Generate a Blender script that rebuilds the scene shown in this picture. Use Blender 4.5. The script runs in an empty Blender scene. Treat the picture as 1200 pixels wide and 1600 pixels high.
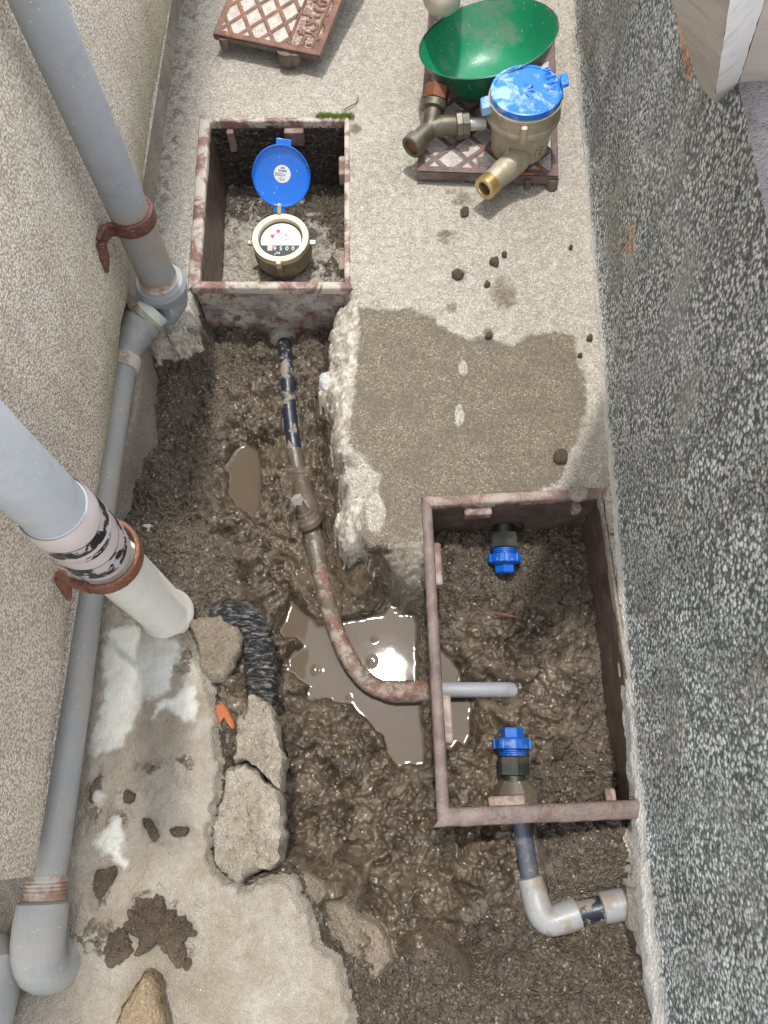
import bpy, math, random
import numpy as np
from mathutils import Vector, Matrix
R_ = math.radians
sc = bpy.context.scene
rng = random.Random(7)

# ---------------------------------------------------------------- camera
F, NAD, CH = 1170., (625., 1300.), 1.1          # focal length in photo pixels, pixel of the straight-down point, eye height (m)
def unit(v):
    v = np.array(v, float); return v/np.linalg.norm(v)
_Z = -unit((NAD[0]-600, -(NAD[1]-800), -F))
_vx = 50.; _vy = -(F*F+(NAD[0]-600)*_vx)/(NAD[1]-800)
_Y = unit((_vx, -_vy, -F)); _X = np.cross(_Y, _Z)
RC = np.array([_X, _Y, _Z])
def P(px, py, z=0.):
    c = RC@np.array([px-600, -(py-800), -F]); t = (z-CH)/c[2]
    return np.array([c[0]*t, c[1]*t, z])
def PX(px, py, x):
    c = RC@np.array([px-600, -(py-800), -F]); t = x/c[0]
    return np.array([x, c[1]*t, CH+c[2]*t])
def PY(px, py, y):
    c = RC@np.array([px-600, -(py-800), -F]); t = y/c[1]
    return np.array([c[0]*t, y, CH+c[2]*t])
def scale_at(p):
    return F/(-(RC.T@(np.array(p)-np.array([0, 0, CH])))[2])
cam = bpy.data.cameras.new('camera'); camo = bpy.data.objects.new('camera', cam)
sc.collection.objects.link(camo); sc.camera = camo
m = Matrix([[*RC[0], 0], [*RC[1], 0], [*RC[2], CH], [0, 0, 0, 1]]); camo.matrix_world = m
cam.sensor_fit = 'VERTICAL'; cam.sensor_height = 36; cam.lens = 36*F/1600
cam.clip_start = .02; cam.clip_end = 100

# ---------------------------------------------------------------- sky, sun, exposure
_w = P(603, 1045, -.165); _sv = unit((_w[0], _w[1], CH+.165)); SUN_EL = math.degrees(math.asin(_sv[2]))      # near the zenith: the sun's veil is mirrored in the puddle
w = bpy.data.worlds.new('World'); sc.world = w; w.use_nodes = True
nt = w.node_tree; nt.nodes.clear()
sky = nt.nodes.new('ShaderNodeTexSky'); sky.sky_type = 'NISHITA'; sky.sun_disc = False
sky.sun_elevation = R_(SUN_EL); sky.dust_density = .8; sky.air_density = 1.
hs = nt.nodes.new('ShaderNodeHueSaturation'); hs.inputs['Saturation'].default_value = .22
bg = nt.nodes.new('ShaderNodeBackground'); bg.inputs[1].default_value = .15
wo = nt.nodes.new('ShaderNodeOutputWorld')
nt.links.new(sky.outputs[0], hs.inputs['Color']); nt.links.new(hs.outputs[0], bg.inputs[0]); nt.links.new(bg.outputs[0], wo.inputs[0])
sd_ = Vector(_sv)
sky.sun_rotation = math.atan2(sd_.x, sd_.y)
sl = bpy.data.lights.new('sun', 'SUN'); sl.energy = 1.0; sl.angle = R_(2.6); sl.color = (1, .965, .92)
so = bpy.data.objects.new('sun', sl); sc.collection.objects.link(so)
so.rotation_euler = sd_.to_track_quat('Z', 'Y').to_euler()
sc.view_settings.view_transform = 'Standard'; sc.view_settings.look = 'None'; sc.view_settings.gamma = 1
sc.view_settings.exposure = 1.75
sc.render.engine = 'CYCLES'

# ---------------------------------------------------------------- node helper
class NT:
    def __init__(s, name):
        s.m = bpy.data.materials.new(name); s.m.use_nodes = True; s.t = s.m.node_tree; s.t.nodes.clear()
        s.out = s.t.nodes.new('ShaderNodeOutputMaterial'); s.p = s.t.nodes.new('ShaderNodeBsdfPrincipled')
        s.t.links.new(s.p.outputs[0], s.out.inputs[0]); s.co = s.t.nodes.new('ShaderNodeTexCoord').outputs['Object']
    def put(s, sock, v):
        if v is None: return
        if isinstance(v, bpy.types.NodeSocket): s.t.links.new(v, sock)
        else:
            if isinstance(v, (tuple, list)) and len(v) == 3 and sock.type == 'RGBA': v = (*v, 1)
            sock.default_value = v
    def noise(s, scale, detail=4, rough=.55, dist=0, vec=None, col=False):
        n = s.t.nodes.new('ShaderNodeTexNoise'); s.put(n.inputs['Vector'], vec or s.co); n.inputs['Scale'].default_value = scale
        n.inputs['Detail'].default_value = detail; n.inputs['Roughness'].default_value = rough; n.inputs['Distortion'].default_value = dist
        return n.outputs[1 if col else 0]
    def vor(s, scale, feat='F1', out='Distance', vec=None, rnd=1.):
        n = s.t.nodes.new('ShaderNodeTexVoronoi'); n.feature = feat; s.put(n.inputs['Vector'], vec or s.co)
        n.inputs['Scale'].default_value = scale; n.inputs['Randomness'].default_value = rnd
        return n.outputs[out]
    def ramp(s, v, stops, interp='LINEAR'):
        n = s.t.nodes.new('ShaderNodeValToRGB'); s.put(n.inputs[0], v); n.color_ramp.interpolation = interp
        e = n.color_ramp.elements
        while len(e) < len(stops): e.new(.5)
        for i, (p, c) in enumerate(stops):
            e[i].position = p
            if not isinstance(c, (tuple, list)): c = (c, c, c)
            e[i].color = (*c[:3], 1)
        return n.outputs[0]
    def step(s, v, a, b, lo=0., hi=1.):
        n = s.t.nodes.new('ShaderNodeMapRange'); n.interpolation_type = 'SMOOTHSTEP'; s.put(n.inputs[0], v)
        n.inputs[1].default_value = a; n.inputs[2].default_value = b; n.inputs[3].default_value = lo; n.inputs[4].default_value = hi
        return n.outputs[0]
    def mix(s, f, a, b, mode='MIX'):
        n = s.t.nodes.new('ShaderNodeMix'); n.data_type = 'RGBA'; n.blend_type = mode; n.clamp_factor = True
        s.put(n.inputs[0], f); s.put(n.inputs[6], a); s.put(n.inputs[7], b); return n.outputs[2]
    def mth(s, op, a, b=0., c=None, clamp=False):
        n = s.t.nodes.new('ShaderNodeMath'); n.operation = op; n.use_clamp = clamp; s.put(n.inputs[0], a); s.put(n.inputs[1], b)
        if c is not None: s.put(n.inputs[2], c)
        return n.outputs[0]
    def sep(s, v):
        n = s.t.nodes.new('ShaderNodeSeparateXYZ'); s.put(n.inputs[0], v); return n.outputs
    def attr(s, name):
        n = s.t.nodes.new('ShaderNodeAttribute'); n.attribute_name = name; return n.outputs
    def mapping(s, scale, rot=(0, 0, 0)):
        n = s.t.nodes.new('ShaderNodeMapping'); s.put(n.inputs[0], s.co); n.inputs['Scale'].default_value = scale; n.inputs['Rotation'].default_value = rot
        return n.outputs[0]
    def bump(s, h, dist, strength=1., nrm=None):
        n = s.t.nodes.new('ShaderNodeBump'); s.put(n.inputs['Height'], h); n.inputs['Distance'].default_value = dist
        s.put(n.inputs['Strength'], strength)
        if nrm: s.put(n.inputs['Normal'], nrm)
        return n.outputs[0]
    def fin(s, col, rough, nrm=None, metal=0., spec=.5, coat=None):
        s.put(s.p.inputs['Base Color'], col); s.put(s.p.inputs['Roughness'], rough); s.put(s.p.inputs['Metallic'], metal)
        s.put(s.p.inputs['Specular IOR Level'], spec)
        if nrm: s.put(s.p.inputs['Normal'], nrm)
        if coat: s.put(s.p.inputs['Coat Weight'], coat); s.p.inputs['Coat Roughness'].default_value = .12
        return s.m

# ---------------------------------------------------------------- materials
def ground_material():
    s = NT('ground_surface'); a = s.sep(s.attr('mask_a')[1]); b = s.sep(s.attr('mask_b')[1])
    mud, frac, wet = a[0], a[1], a[2]; sand, dirty, pale = b[0], b[1], b[2]
    # concrete: pale matrix with fine grains
    big = s.step(s.noise(7, 5, .6), .1, .9); mid = s.noise(60, 4, .6)
    base = s.mix(big, (.27, .24, .19), (.40, .37, .31))
    base = s.mix(s.step(mid, .42, .62, 0, .45), base, (.49, .455, .39))
    gcol = s.vor(520, out='Color'); gr = s.sep(gcol)[0]; gd = s.vor(520); keep = s.mth('MULTIPLY_ADD', dirty, -.9, 1.)
    base = s.mix(s.mth('MULTIPLY', s.step(gr, .80, .86, 0, .55), keep), base, (.14, .12, .10))
    base = s.mix(s.mth('MULTIPLY', s.step(gr, .16, .10, 0, .5), keep), base, (.74, .71, .64))
    g2 = s.sep(s.vor(230, out='Color'))[1]
    base = s.mix(s.mth('MULTIPLY', s.step(g2, .90, .94, 0, .55), keep), base, (.22, .18, .14))
    base = s.mix(s.step(s.noise(5, 6, .65, .5), .5, .68, 0, .35), base, (.40, .36, .29))
    # sand spread over the slab, and damp
    sg = s.sep(s.vor(470, out='Color'))
    sc_ = s.ramp(sg[0], [(0, (.10, .083, .062)), (.35, (.15, .125, .092)), (.7, (.195, .163, .12)), (.9, (.25, .21, .15)), (1, (.38, .33, .25))])
    sc_ = s.mix(s.step(s.noise(14, 6, .65), .4, .65, .0, .55), sc_, (.12, .10, .08))
    nz = s.noise(45, 5, .6, 1.)
    fs = s.mth('ADD', sand, s.mth('MULTIPLY', s.mth('SUBTRACT', nz, .5), 1.0)); fs = s.step(fs, .36, .66)
    base = s.mix(fs, base, sc_)
    # dirty water film over the lower slab
    dn = s.noise(13, 7, .7, .8); fd = s.mth('ADD', dirty, s.mth('MULTIPLY', s.mth('SUBTRACT', dn, .5), 1.3)); fd = s.step(fd, .45, .95, 0, .85)
    base = s.mix(fd, base, s.mix(s.noise(90, 4), (.13, .097, .06), (.29, .235, .165)))
    base = s.mix(s.mth('MULTIPLY', dirty, .65), base, s.mix(s.step(s.noise(8, 6, .7, .5), .4, .62), (.20, .165, .12), (.31, .28, .23)))
    base = s.mix(pale, base, s.mix(s.noise(40, 4), (.50, .50, .45), (.64, .63, .57)))
    # fracture
    fr = s.mix(s.step(s.noise(90, 5, .65), .35, .65), (.36, .31, .24), (.66, .61, .52))
    fr = s.mix(s.step(s.noise(22, 4, .6), .55, .68, 0, .6), fr, (.24, .19, .13))
    base = s.mix(frac, base, fr)
    # mud
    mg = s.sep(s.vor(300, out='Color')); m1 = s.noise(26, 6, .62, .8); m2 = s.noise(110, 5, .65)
    mc = s.mix(s.step(m1, .36, .64), (.046, .034, .022), (.135, .103, .071)); mc = s.mix(s.step(m2, .42, .7, 0, .45), mc, (.175, .138, .098))  # wet and drier mud tones, contrast raised to put crevice shade into the colour
    dry = s.step(wet, .7, .2)
    gr_ = s.ramp(mg[0], [(0, (.05, .04, .03)), (.5, (.12, .095, .068)), (.8, (.22, .18, .13)), (.95, (.30, .25, .17)), (1, (.42, .37, .29))])
    mc = s.mix(s.mth('MULTIPLY', dry, s.step(s.noise(24, 5, .65), .35, .65, .15, .6)), mc, gr_)
    soil = s.mth('MULTIPLY', s.step(s.mth('ADD', sand, s.mth('MULTIPLY', s.mth('SUBTRACT', s.noise(20, 5, .65), .5), .9)),   .4, .95), .7)
    mc = s.mix(soil, mc, s.ramp(mg[2], [(0, (.055, .042, .029)), (.5, (.115, .090, .062)), (.85, (.175, .14, .10)), (.95, (.24, .20, .145)), (1, (.36, .31, .24))]))
    mc = s.mix(s.mth('MULTIPLY', s.step(mg[1], .98, .985), .7), mc, s.mix(mg[2], (.42, .3, .14), (.55, .5, .42)))
    mn = s.noise(35, 6, .65, 1.2); fm = s.mth('ADD', mud, s.mth('MULTIPLY', s.mth('SUBTRACT', mn, .5), 1.1)); fm = s.step(fm, .44, .56)
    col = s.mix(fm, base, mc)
    rr = s.step(s.noise(50, 5), .35, .65, .05, .30)
    r = s.mth('MULTIPLY_ADD', s.mth('MAXIMUM', dry, soil), .38, rr); r = s.mix(fm, s.mix(wet, (.85,)*3, rr), r)
    # bump
    hm = s.mth('ADD', s.mth('MULTIPLY', s.noise(160, 7, .7, .6), s.mth('MULTIPLY_ADD', wet, -.8, 1.)), s.mth('MULTIPLY', s.mth('SUBTRACT', 1., s.vor(260)), s.mth('MULTIPLY', dry, .8)))
    hc = s.mth('ADD', s.mth('MULTIPLY', gd, -.5), s.mth('MULTIPLY', s.noise(150, 5, .7), .8))
    h = s.mth('ADD', s.mth('MULTIPLY', fm, s.mth('MULTIPLY', hm, 2.2)), s.mth('MULTIPLY', s.mth('SUBTRACT', 1., fm), s.mth('MULTIPLY_ADD', fs, .6, hc)))
    n = s.bump(h, .0026, 1.)
    n = s.bump(s.mth('ADD', s.noise(30, 3, .5, .5), s.mth('MULTIPLY', s.vor(90), -.3)), .009, s.mth('MULTIPLY', fm, s.mth('MULTIPLY_ADD', s.mth('MAXIMUM', soil, wet), -.55, .85)), n)
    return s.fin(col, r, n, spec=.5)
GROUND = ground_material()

def pebble(name, scale, c0, c1, c2, gap, green=0., bump=.004, dark_low=False):
    s = NT(name); vec = s.mapping((1, .8, .75))
    dv = s.mix(.06, vec, s.noise(scale*.8, 3, col=True), 'LINEAR_LIGHT') if False else vec
    col = s.sep(s.vor(scale, out='Color', vec=dv)); d = s.vor(scale, vec=dv)
    d2 = s.vor(scale*2.1, vec=dv); c2_ = s.sep(s.vor(scale*2.1, out='Color', vec=dv))
    g = s.ramp(col[0], [(0, c0), (.45, c1), (1, c2)])
    g = s.mix(s.step(c2_[0], .5, .9, 0, .5), g, c2)
    pit = s.step(s.mth('ADD', d, s.mth('MULTIPLY', s.noise(scale*1.5, 3), .5)), .62, .95)
    g = s.mix(s.mth('MULTIPLY', pit, .85), g, gap)
    bigv = s.noise(3.5, 5, .6); g = s.mix(s.step(bigv, .4, .7, 0, .35), g, s.mix(1., g, (.62, .6, .55), 'MULTIPLY'))
    st_ = s.noise(9, 5, .65, .3, vec=s.mapping((1, 1, .16)))
    g = s.mix(s.step(st_, .48, .66, 0, .45 if not green else .32), g, s.mix(1., g, (.50, .46, .38) if not green else (.66, .63, .56), 'MULTIPLY'))
    if not green: g = s.mix(s.step(s.noise(6, 6, .7, .5), .52, .66, 0, .5), g, s.mix(s.noise(200, 3), (.16, .135, .10), (.42, .37, .29))); g = s.mix(s.step(s.noise(4, 5, .6), .5, .3, 0, .30), g, (.50, .52, .50))
    at = s.sep(s.attr('mask_a')[1])
    if green:
        f = s.mth('ADD', at[0], s.mth('MULTIPLY', s.mth('SUBTRACT', s.noise(12, 5, .6), .5), .8)); f = s.step(f, .3, .95, 0, green)
        g = s.mix(f, g, s.mix(s.noise(220, 3), (.13, .135, .055), (.34, .31, .17)))
    f = s.mth('ADD', at[1], s.mth('MULTIPLY', s.mth('SUBTRACT', s.noise(45, 5, .6), .5), .9)); f = s.step(f, .4, .62, 0, .92)
    g = s.mix(f, g, s.mix(s.step(s.noise(90, 4), .4, .6), (.30, .11, .04), (.62, .40, .24)))
    f = s.mth('ADD', at[2], s.mth('MULTIPLY', s.mth('SUBTRACT', s.noise(60, 5, .6), .5), .9)); f3 = s.step(f, .4, .62, 0, .95)
    g = s.mix(f3, g, s.mix(s.noise(140, 4), (.48, .46, .42), (.75, .72, .66)))
    h = s.mth('ADD', s.mth('MULTIPLY', d, -1.), s.mth('MULTIPLY', s.noise(scale*3, 4, .7), .5))
    n = s.bump(h, bump, .9)
    return s.fin(g, .72, n, spec=.35)
LWALL = pebble('beige_pebbledash', 380, (.62, .53, .43), (.80, .71, .59), (.93, .87, .77), (.42, .34, .25), green=.62, bump=.0028)
RWALL = pebble('dark_pebbledash', 240, (.11, .125, .125), (.42, .45, .44), (.90, .91, .89), (.065, .075, .075), bump=.003)

def cement(name, a, b, rough=.8, wetc=None, rust=0., bd=.006, mudc=0.):
    s = NT(name); c = s.mix(s.step(s.noise(9, 6, .65), .3, .7), a, b)
    c = s.mix(s.step(s.noise(35, 6, .7), .5, .7, 0, .5), c, tuple(x*.45 for x in a)); c = s.mix(s.step(s.noise(13, 6, .7, .6), .47, .62, 0, mudc), c, s.mix(s.noise(60, 4), (.07, .05, .032), (.18, .135, .09))); g = s.sep(s.vor(520, out='Color')); c = s.mix(s.step(g[0], .84, .92, 0, .4), c, (.08, .065, .05)); c = s.mix(s.step(g[1], .9, .96, 0, .3), c, tuple(min(1, x*1.6) for x in b))
    if rust:
        c = s.mix(s.step(s.noise(28, 6, .7, .5), .56, .66, 0, rust), c, s.mix(s.noise(120, 3), (.09, .03, .018), (.36, .12, .04)))
    n = s.bump(s.mth('ADD', s.noise(70, 7, .7), s.mth('MULTIPLY', s.vor(330), -.3)), bd, .9)
    return s.fin(c, rough, n)
CONC = cement('worn_cement', (.20, .165, .12), (.42, .37, .30), mudc=.75)
CONC_D = cement('muddy_cement', (.13, .10, .068), (.28, .23, .17), .6, mudc=.9)
FOOT = cement('footing_cement', (.22, .185, .145), (.36, .31, .255), .85)
STONE = cement('pale_stone', (.42, .42, .40), (.62, .62, .60))
MUDM = cement('clump_mud', (.060, .042, .027), (.16, .12, .08), .26, bd=.013)
WETROCK = cement('wet_dark_rock', (.03, .026, .022), (.10, .085, .07), .22)
BRICK = cement('orange_brick', (.36, .10, .03), (.46, .16, .06))
def crust():
    s = NT('crusted_iron_wall'); zc = s.sep(s.co)[2]; c = s.mix(s.step(s.noise(22, 6, .7), .35, .65), (.27, .22, .20), (.60, .54, .48))
    c = s.mix(s.step(s.noise(60, 5, .7), .52, .66, 0, .7), c, (.16, .14, .15))
    lo = s.mth('ADD', s.mth('MULTIPLY', zc, 9.), s.mth('MULTIPLY', s.mth('SUBTRACT', s.noise(16, 5, .65, .4), .5), 1.6)); f = s.step(lo, 1.05, .55)
    c = s.mix(f, c, s.mix(s.noise(60, 5, .7), (.07, .045, .028), (.22, .155, .10)))
    c = s.mix(s.mth('MULTIPLY', s.step(s.noise(26, 6, .7, .6), .53, .62), .85), c, s.mix(s.noise(90, 3), (.10, .03, .015), (.34, .12, .04)))
    return s.fin(c, .75, s.bump(s.noise(60, 7, .72), .010, 1.))
CRUSTW = crust()
CRUST = cement('crusted_iron', (.30, .25, .22), (.58, .53, .48), .8, rust=.9)
ROOT = cement('tawny_stone', (.16, .11, .06), (.36, .27, .16), .35)

def rust_iron(name, a, b, pale=.0, rough=.6, palec=(.45, .40, .35), p0_=.46, p1_=.60):
    s = NT(name); c = s.mix(s.step(s.noise(25, 6, .7), .3, .7), a, b)
    c = s.mix(s.step(s.noise(60, 6, .7), .55, .72, 0, .5), c, (.30, .11, .04))
    g = s.sep(s.vor(700, out='Color')); c = s.mix(s.step(g[0], .92, .97, 0, .4), c, palec)
    if pale: c = s.mix(s.step(s.noise(18, 6, .7, .5), p0_, p1_, 0, pale), c, palec)
    n = s.bump(s.noise(140, 6, .7), .002, .8)
    return s.fin(c, rough, n, spec=.5)
IRON = rust_iron('rusty_iron', (.075, .046, .038), (.155, .108, .095), .3, .42, (.24, .20, .165))
IRON_C = rust_iron('cement_stained_iron', (.13, .065, .05), (.26, .15, .13), .95, .7, (.46, .42, .35), .44, .56)
IRON_P = rust_iron('pinkish_old_iron', (.13, .07, .055), (.24, .165, .14), .6, .6, (.40, .34, .29))
IRON_D = rust_iron('dark_wet_iron', (.055, .037, .029), (.125, .085, .066), .35, .4, (.17, .13, .10))
CLAMP = rust_iron('clamp_rust', (.065, .024, .018), (.14, .055, .038), 0, .5)
CLAMP2 = rust_iron('orange_rust', (.11, .038, .02), (.20, .075, .038), 0, .55)

def black_wall():
    s = NT('tarry_black_soil'); v = s.mapping((1, 1, 3.2)); h = s.noise(42, 5, .6, 1.6, vec=v)
    c = s.mix(s.step(h, .35, .7), (.022, .018, .014), (.13, .108, .086)); g = s.sep(s.vor(300, out='Color'))
    c = s.mix(s.step(g[0], .9, .96, 0, .7), c, (.35, .3, .24))
    return s.fin(c, .38, s.bump(s.mth('ADD', h, s.mth('MULTIPLY', s.noise(220, 4, .7), .12)), .02, 1.))
BLACKW = black_wall()

def lid_mat(name, rib, rib2, low, low2):
    s = NT(name); a = s.sep(s.attr('mask_a')[1])
    r = s.mix(s.step(s.noise(30, 6, .7), .3, .7), rib, rib2); r = s.mix(s.step(s.noise(24, 5, .7, .4), .56, .66, 0, .9), r, (.38, .12, .035))
    l = s.mix(s.step(s.noise(50, 6, .7), .3, .7), low, low2)
    f = s.mth('ADD', a[0], s.mth('MULTIPLY', s.mth('SUBTRACT', s.noise(150, 5, .7), .5), .7)); c = s.mix(s.step(f, .42, .62), l, r)
    g = s.sep(s.vor(450, out='Color')); c = s.mix(s.step(g[0], .85, .95, 0, .45), c, (.05, .035, .03))
    return s.fin(c, .62, s.bump(s.noise(160, 6, .7), .0018, .9))
LID1 = lid_mat('brown_rusty_cover', (.12, .055, .033), (.22, .12, .085), (.38, .33, .28), (.58, .53, .47))
LID2 = lid_mat('purple_grey_cover', (.10, .065, .058), (.19, .135, .125), (.34, .29, .265), (.55, .50, .46))

def plastic(name, col, rough=.35, dirt=.3, dirtc=(.32, .27, .2), dscale=20, speck=True, scr=.0, lo=.56, hi=.72, var=.12):
    s = NT(name); c = s.mix(s.step(s.noise(6, 4), .3, .7), tuple(x*(1-var) for x in col), tuple(min(1, x*(1+var)) for x in col))
    f = s.step(s.noise(dscale, 7, .7, .3), lo, hi, 0, dirt); c = s.mix(f, c, dirtc)
    if speck: c = s.mix(s.step(s.noise(30, 8, .8, 1.2), .5, .75, 0, .35), c, tuple(x*.45 for x in dirtc)); c = s.mix(s.step(s.noise(120, 5, .8, vec=s.mapping((1, .12, 1), (0, 0, .4))), .62, .68, 0, .25), c, tuple(min(1, x*1.5+.05) for x in col))
    if speck:
        g = s.sep(s.vor(210, out='Color')); d = s.vor(210); sp = s.mth('MULTIPLY', s.step(g[0], .955, .96), s.step(d, .3, .15)); c = s.mix(s.mth('MULTIPLY', sp, .8), c, tuple(min(1, x*.5+.4) for x in dirtc))
    r = s.mix(f, (rough,)*3, (.75,)*3); r = s.mix(.3, r, s.noise(60, 4))
    return s.fin(c, r, s.bump(s.mth('ADD', s.noise(180, 4, .7), s.mth('MULTIPLY', f, 1.)), .0006, .6))
GREY = plastic('weathered_grey_pvc', (.285, .30, .315), .5, .35, (.22, .22, .21), 14)
GREY_OLD = plastic('dusty_grey_pvc', (.25, .255, .25), .55, .55, (.34, .30, .24), 12, lo=.42, hi=.62)
GREY_RUST = plastic('rust_stained_pvc', (.29, .29, .28), .5, .9, (.33, .19, .09), 7, lo=.42, hi=.66)
WHITE = plastic('cream_white_pvc', (.66, .63, .56), .3, .55, (.40, .30, .17), 9, lo=.6, hi=.75, var=.05)
WHITE_B = plastic('dull_blue_white_pvc', (.40, .415, .44), .45, .6, (.42, .38, .36), 8, lo=.5, hi=.7)
TAPE = plastic('pink_vinyl_tape', (.52, .45, .43), .3, 0, speck=False)
TAPEK = plastic('black_vinyl_tape', (.012, .013, .016), .22, .9, (.50, .43, .42), 38, lo=.49, hi=.53, speck=False)
GLUE = plastic('pale_green_glue', (.55, .60, .52), .5, .4, (.35, .3, .22), 30)
THREAD = plastic('stained_thread', (.46, .42, .35), .5, .8, (.26, .12, .07), 35, lo=.48, hi=.62)
FIT = plastic('pale_grey_fitting', (.29, .29, .285), .35, .75, (.24, .19, .13), 26, lo=.5, hi=.6)
SLATE = plastic('slate_blue_pipe', (.060, .075, .095), .32, .7, (.19, .155, .115), 30, lo=.54, hi=.68)
SLATE2 = plastic('black_blue_pipe', (.015, .020, .034), .25, .95, (.22, .19, .15), 36, lo=.52, hi=.57)
PIPEMUD = plastic('muddy_pipe', (.10, .078, .055), .35, .6, (.19, .155, .12), 40)
BLUE = plastic('bright_blue_plastic', (.0, .15, .66), .25, .0, var=.04)
BLUE_D = plastic('dusty_blue_plastic', (.0, .17, .70), .32, .8, (.36, .52, .68), 14, lo=.48, hi=.58)
BLUEU = plastic('blue_union_plastic', (.005, .095, .42), .28, .55, (.20, .26, .33), 40, lo=.55, hi=.7)
GREEN = plastic('green_bowl_plastic', (.006, .23, .105), .24, .7, (.17, .23, .17), 9, lo=.50, hi=.68)
GREEN_O = plastic('muddy_green_plastic', (.004, .11, .055), .3, .9, (.13, .10, .07), 20, lo=.54, hi=.62)
BEIGE = plastic('beige_handle', (.48, .41, .33), .5, .5, (.32, .26, .2), 14)
BLACKP = plastic('black_rubber', (.02, .02, .02), .4, .5, speck=False)
WPAINT = plastic('dirty_white_paint', (.50, .44, .40), .6, .7, (.34, .27, .22), 16, lo=.45, hi=.66)
WPAINT2 = plastic('bluish_white_caulk', (.56, .55, .54), .45, .6, (.40, .36, .33), 22, lo=.46, hi=.64)
PUTTY = plastic('cream_putty', (.72, .66, .52), .6, .4, (.4, .33, .22), 30)
COPE = cement('smooth_grey_mortar', (.34, .33, .34), (.46, .45, .46), .6)

def metal(name, a, b, rough, m_=.85, dirt=.5, dirtc=(.2, .17, .12), ds=28):
    s = NT(name); c = s.mix(s.step(s.noise(16, 5, .6), .3, .7), a, b); f = s.step(s.noise(ds, 6, .7), .48, .64, 0, dirt)
    c = s.mix(f, c, dirtc); mm = s.mth('MULTIPLY', s.mth('SUBTRACT', 1., f), m_)
    return s.fin(c, s.mix(f, (rough,)*3, (.75,)*3), s.bump(s.noise(200, 5, .7), .0012, .7), mm)
BRASS = metal('bright_brass', (.58, .44, .22), (.72, .58, .33), .32, .9, .2)
BRASS_R = metal('worn_brass_ring', (.55, .45, .28), (.66, .58, .42), .38, .75, .35, (.42, .36, .25))
BRASS_D = metal('grimy_brass', (.36, .31, .22), (.50, .44, .33), .5, .45, .75, (.27, .23, .17))
BRASS_DD = metal('dark_grimy_brass', (.20, .17, .12), (.30, .26, .19), .5, .4, .7, (.11, .09, .065))
BRONZE = metal('dark_bronze', (.10, .09, .065), (.17, .15, .11), .42, .6, .6, (.12, .11, .09))
COPPER = metal('brown_copper', (.25, .10, .045), (.16, .065, .035), .5, .4, .5, (.09, .05, .03))
DKNUT = metal('dark_green_nut', (.035, .042, .035), (.075, .08, .065), .4, .5, .5, (.09, .075, .05))
NICKEL = metal('pale_nickel', (.55, .53, .48), (.62, .6, .55), .4, .6, .3)

def simple(name, col, rough=.5):
    s = NT(name); return s.fin(s.mix(s.noise(60, 4), tuple(x*.9 for x in col), col), rough)
PAPER = simple('white_sticker', (.75, .75, .78), .4); INK = simple('grey_ink', (.12, .11, .12)); DIALW = simple('white_dial', (.78, .79, .80), .3)
DIALK = simple('black_dial', (.03, .033, .038), .3); RED = simple('red_mark', (.62, .06, .07), .4); PINK = simple('pink_digit', (.75, .35, .42), .4); WINK = simple('white_digit', (.7, .74, .74), .4)
BORE = simple('dark_bore', (.06, .03, .018), .8)
def rusted_pipe():
    s = NT('flaking_rusty_pipe'); c = s.mix(s.step(s.noise(40, 6, .7), .4, .6), (.16, .075, .055), (.30, .245, .20))
    c = s.mix(s.step(s.noise(25, 6, .7, .5), .48, .58), c, (.11, .085, .058)); c = s.mix(s.step(s.noise(70, 5, .7), .62, .68), c, (.42, .38, .34))
    return s.fin(c, .5, s.bump(s.noise(90, 6, .7), .004, .9))
RPIPE = rusted_pipe()
def tar_roll():
    s = NT('black_fibre_wrap'); v = s.mapping((1, 3.5, 1)); h = s.noise(60, 6, .7, .6, vec=v)
    c = s.mix(s.step(h, .48, .68), (.014, .015, .018), (.30, .28, .25)); c = s.mix(s.step(s.noise(20, 5), .58, .72), c, (.16, .12, .085))
    return s.fin(c, .3, s.bump(h, .008, 1.))
TAR = tar_roll()
def water_mat():
    s = NT('muddy_water'); c = s.mix(s.noise(9, 3, .5), (.088, .066, .045), (.112, .086, .060))
    s.p.inputs['IOR'].default_value = 1.33
    return s.fin(c, .025, s.bump(s.noise(14, 2), .002, .12), spec=.5)
WATER = water_mat()
MOSS = simple('green_moss', (.16, .26, .04), .8)
TWIG = simple('brown_twig', (.16, .12, .08), .8)

# ---------------------------------------------------------------- mesh helpers
C = sc.collection
def tag(o, label=None, cat=None, group=None, kind=None):
    if label: o['label'] = label
    if cat: o['category'] = cat
    if group: o['group'] = group
    if kind: o['kind'] = kind
    return o
def thing(name, label, cat, loc=(0, 0, 0), group=None):
    o = bpy.data.objects.new(name, None); C.objects.link(o); o.location = loc; o.empty_display_size = .02
    return tag(o, label, cat, group)
def obj(name, v, f, mat, parent=None, angle=35, flat=False, rnd=None):
    v = np.asarray(v, float); org = np.array(parent_loc(parent)) if parent else (np.zeros(3) if rnd is None else np.array(rnd))
    me = bpy.data.meshes.new(name); me.from_pydata((v-org).tolist(), [], [tuple(q) for q in f]); me.update()
    if not flat:
        me.shade_smooth(); me.set_sharp_from_angle(angle=R_(angle))
    me.materials.append(mat); o = bpy.data.objects.new(name, me); C.objects.link(o)
    if parent: o.parent = parent
    else: o.location = org
    if parent and rnd is None: o.location = (0, 0, 0)
    return o
def parent_loc(p):
    l = np.zeros(3)
    while p: l = l+np.array(p.location); p = p.parent
    return l
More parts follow.
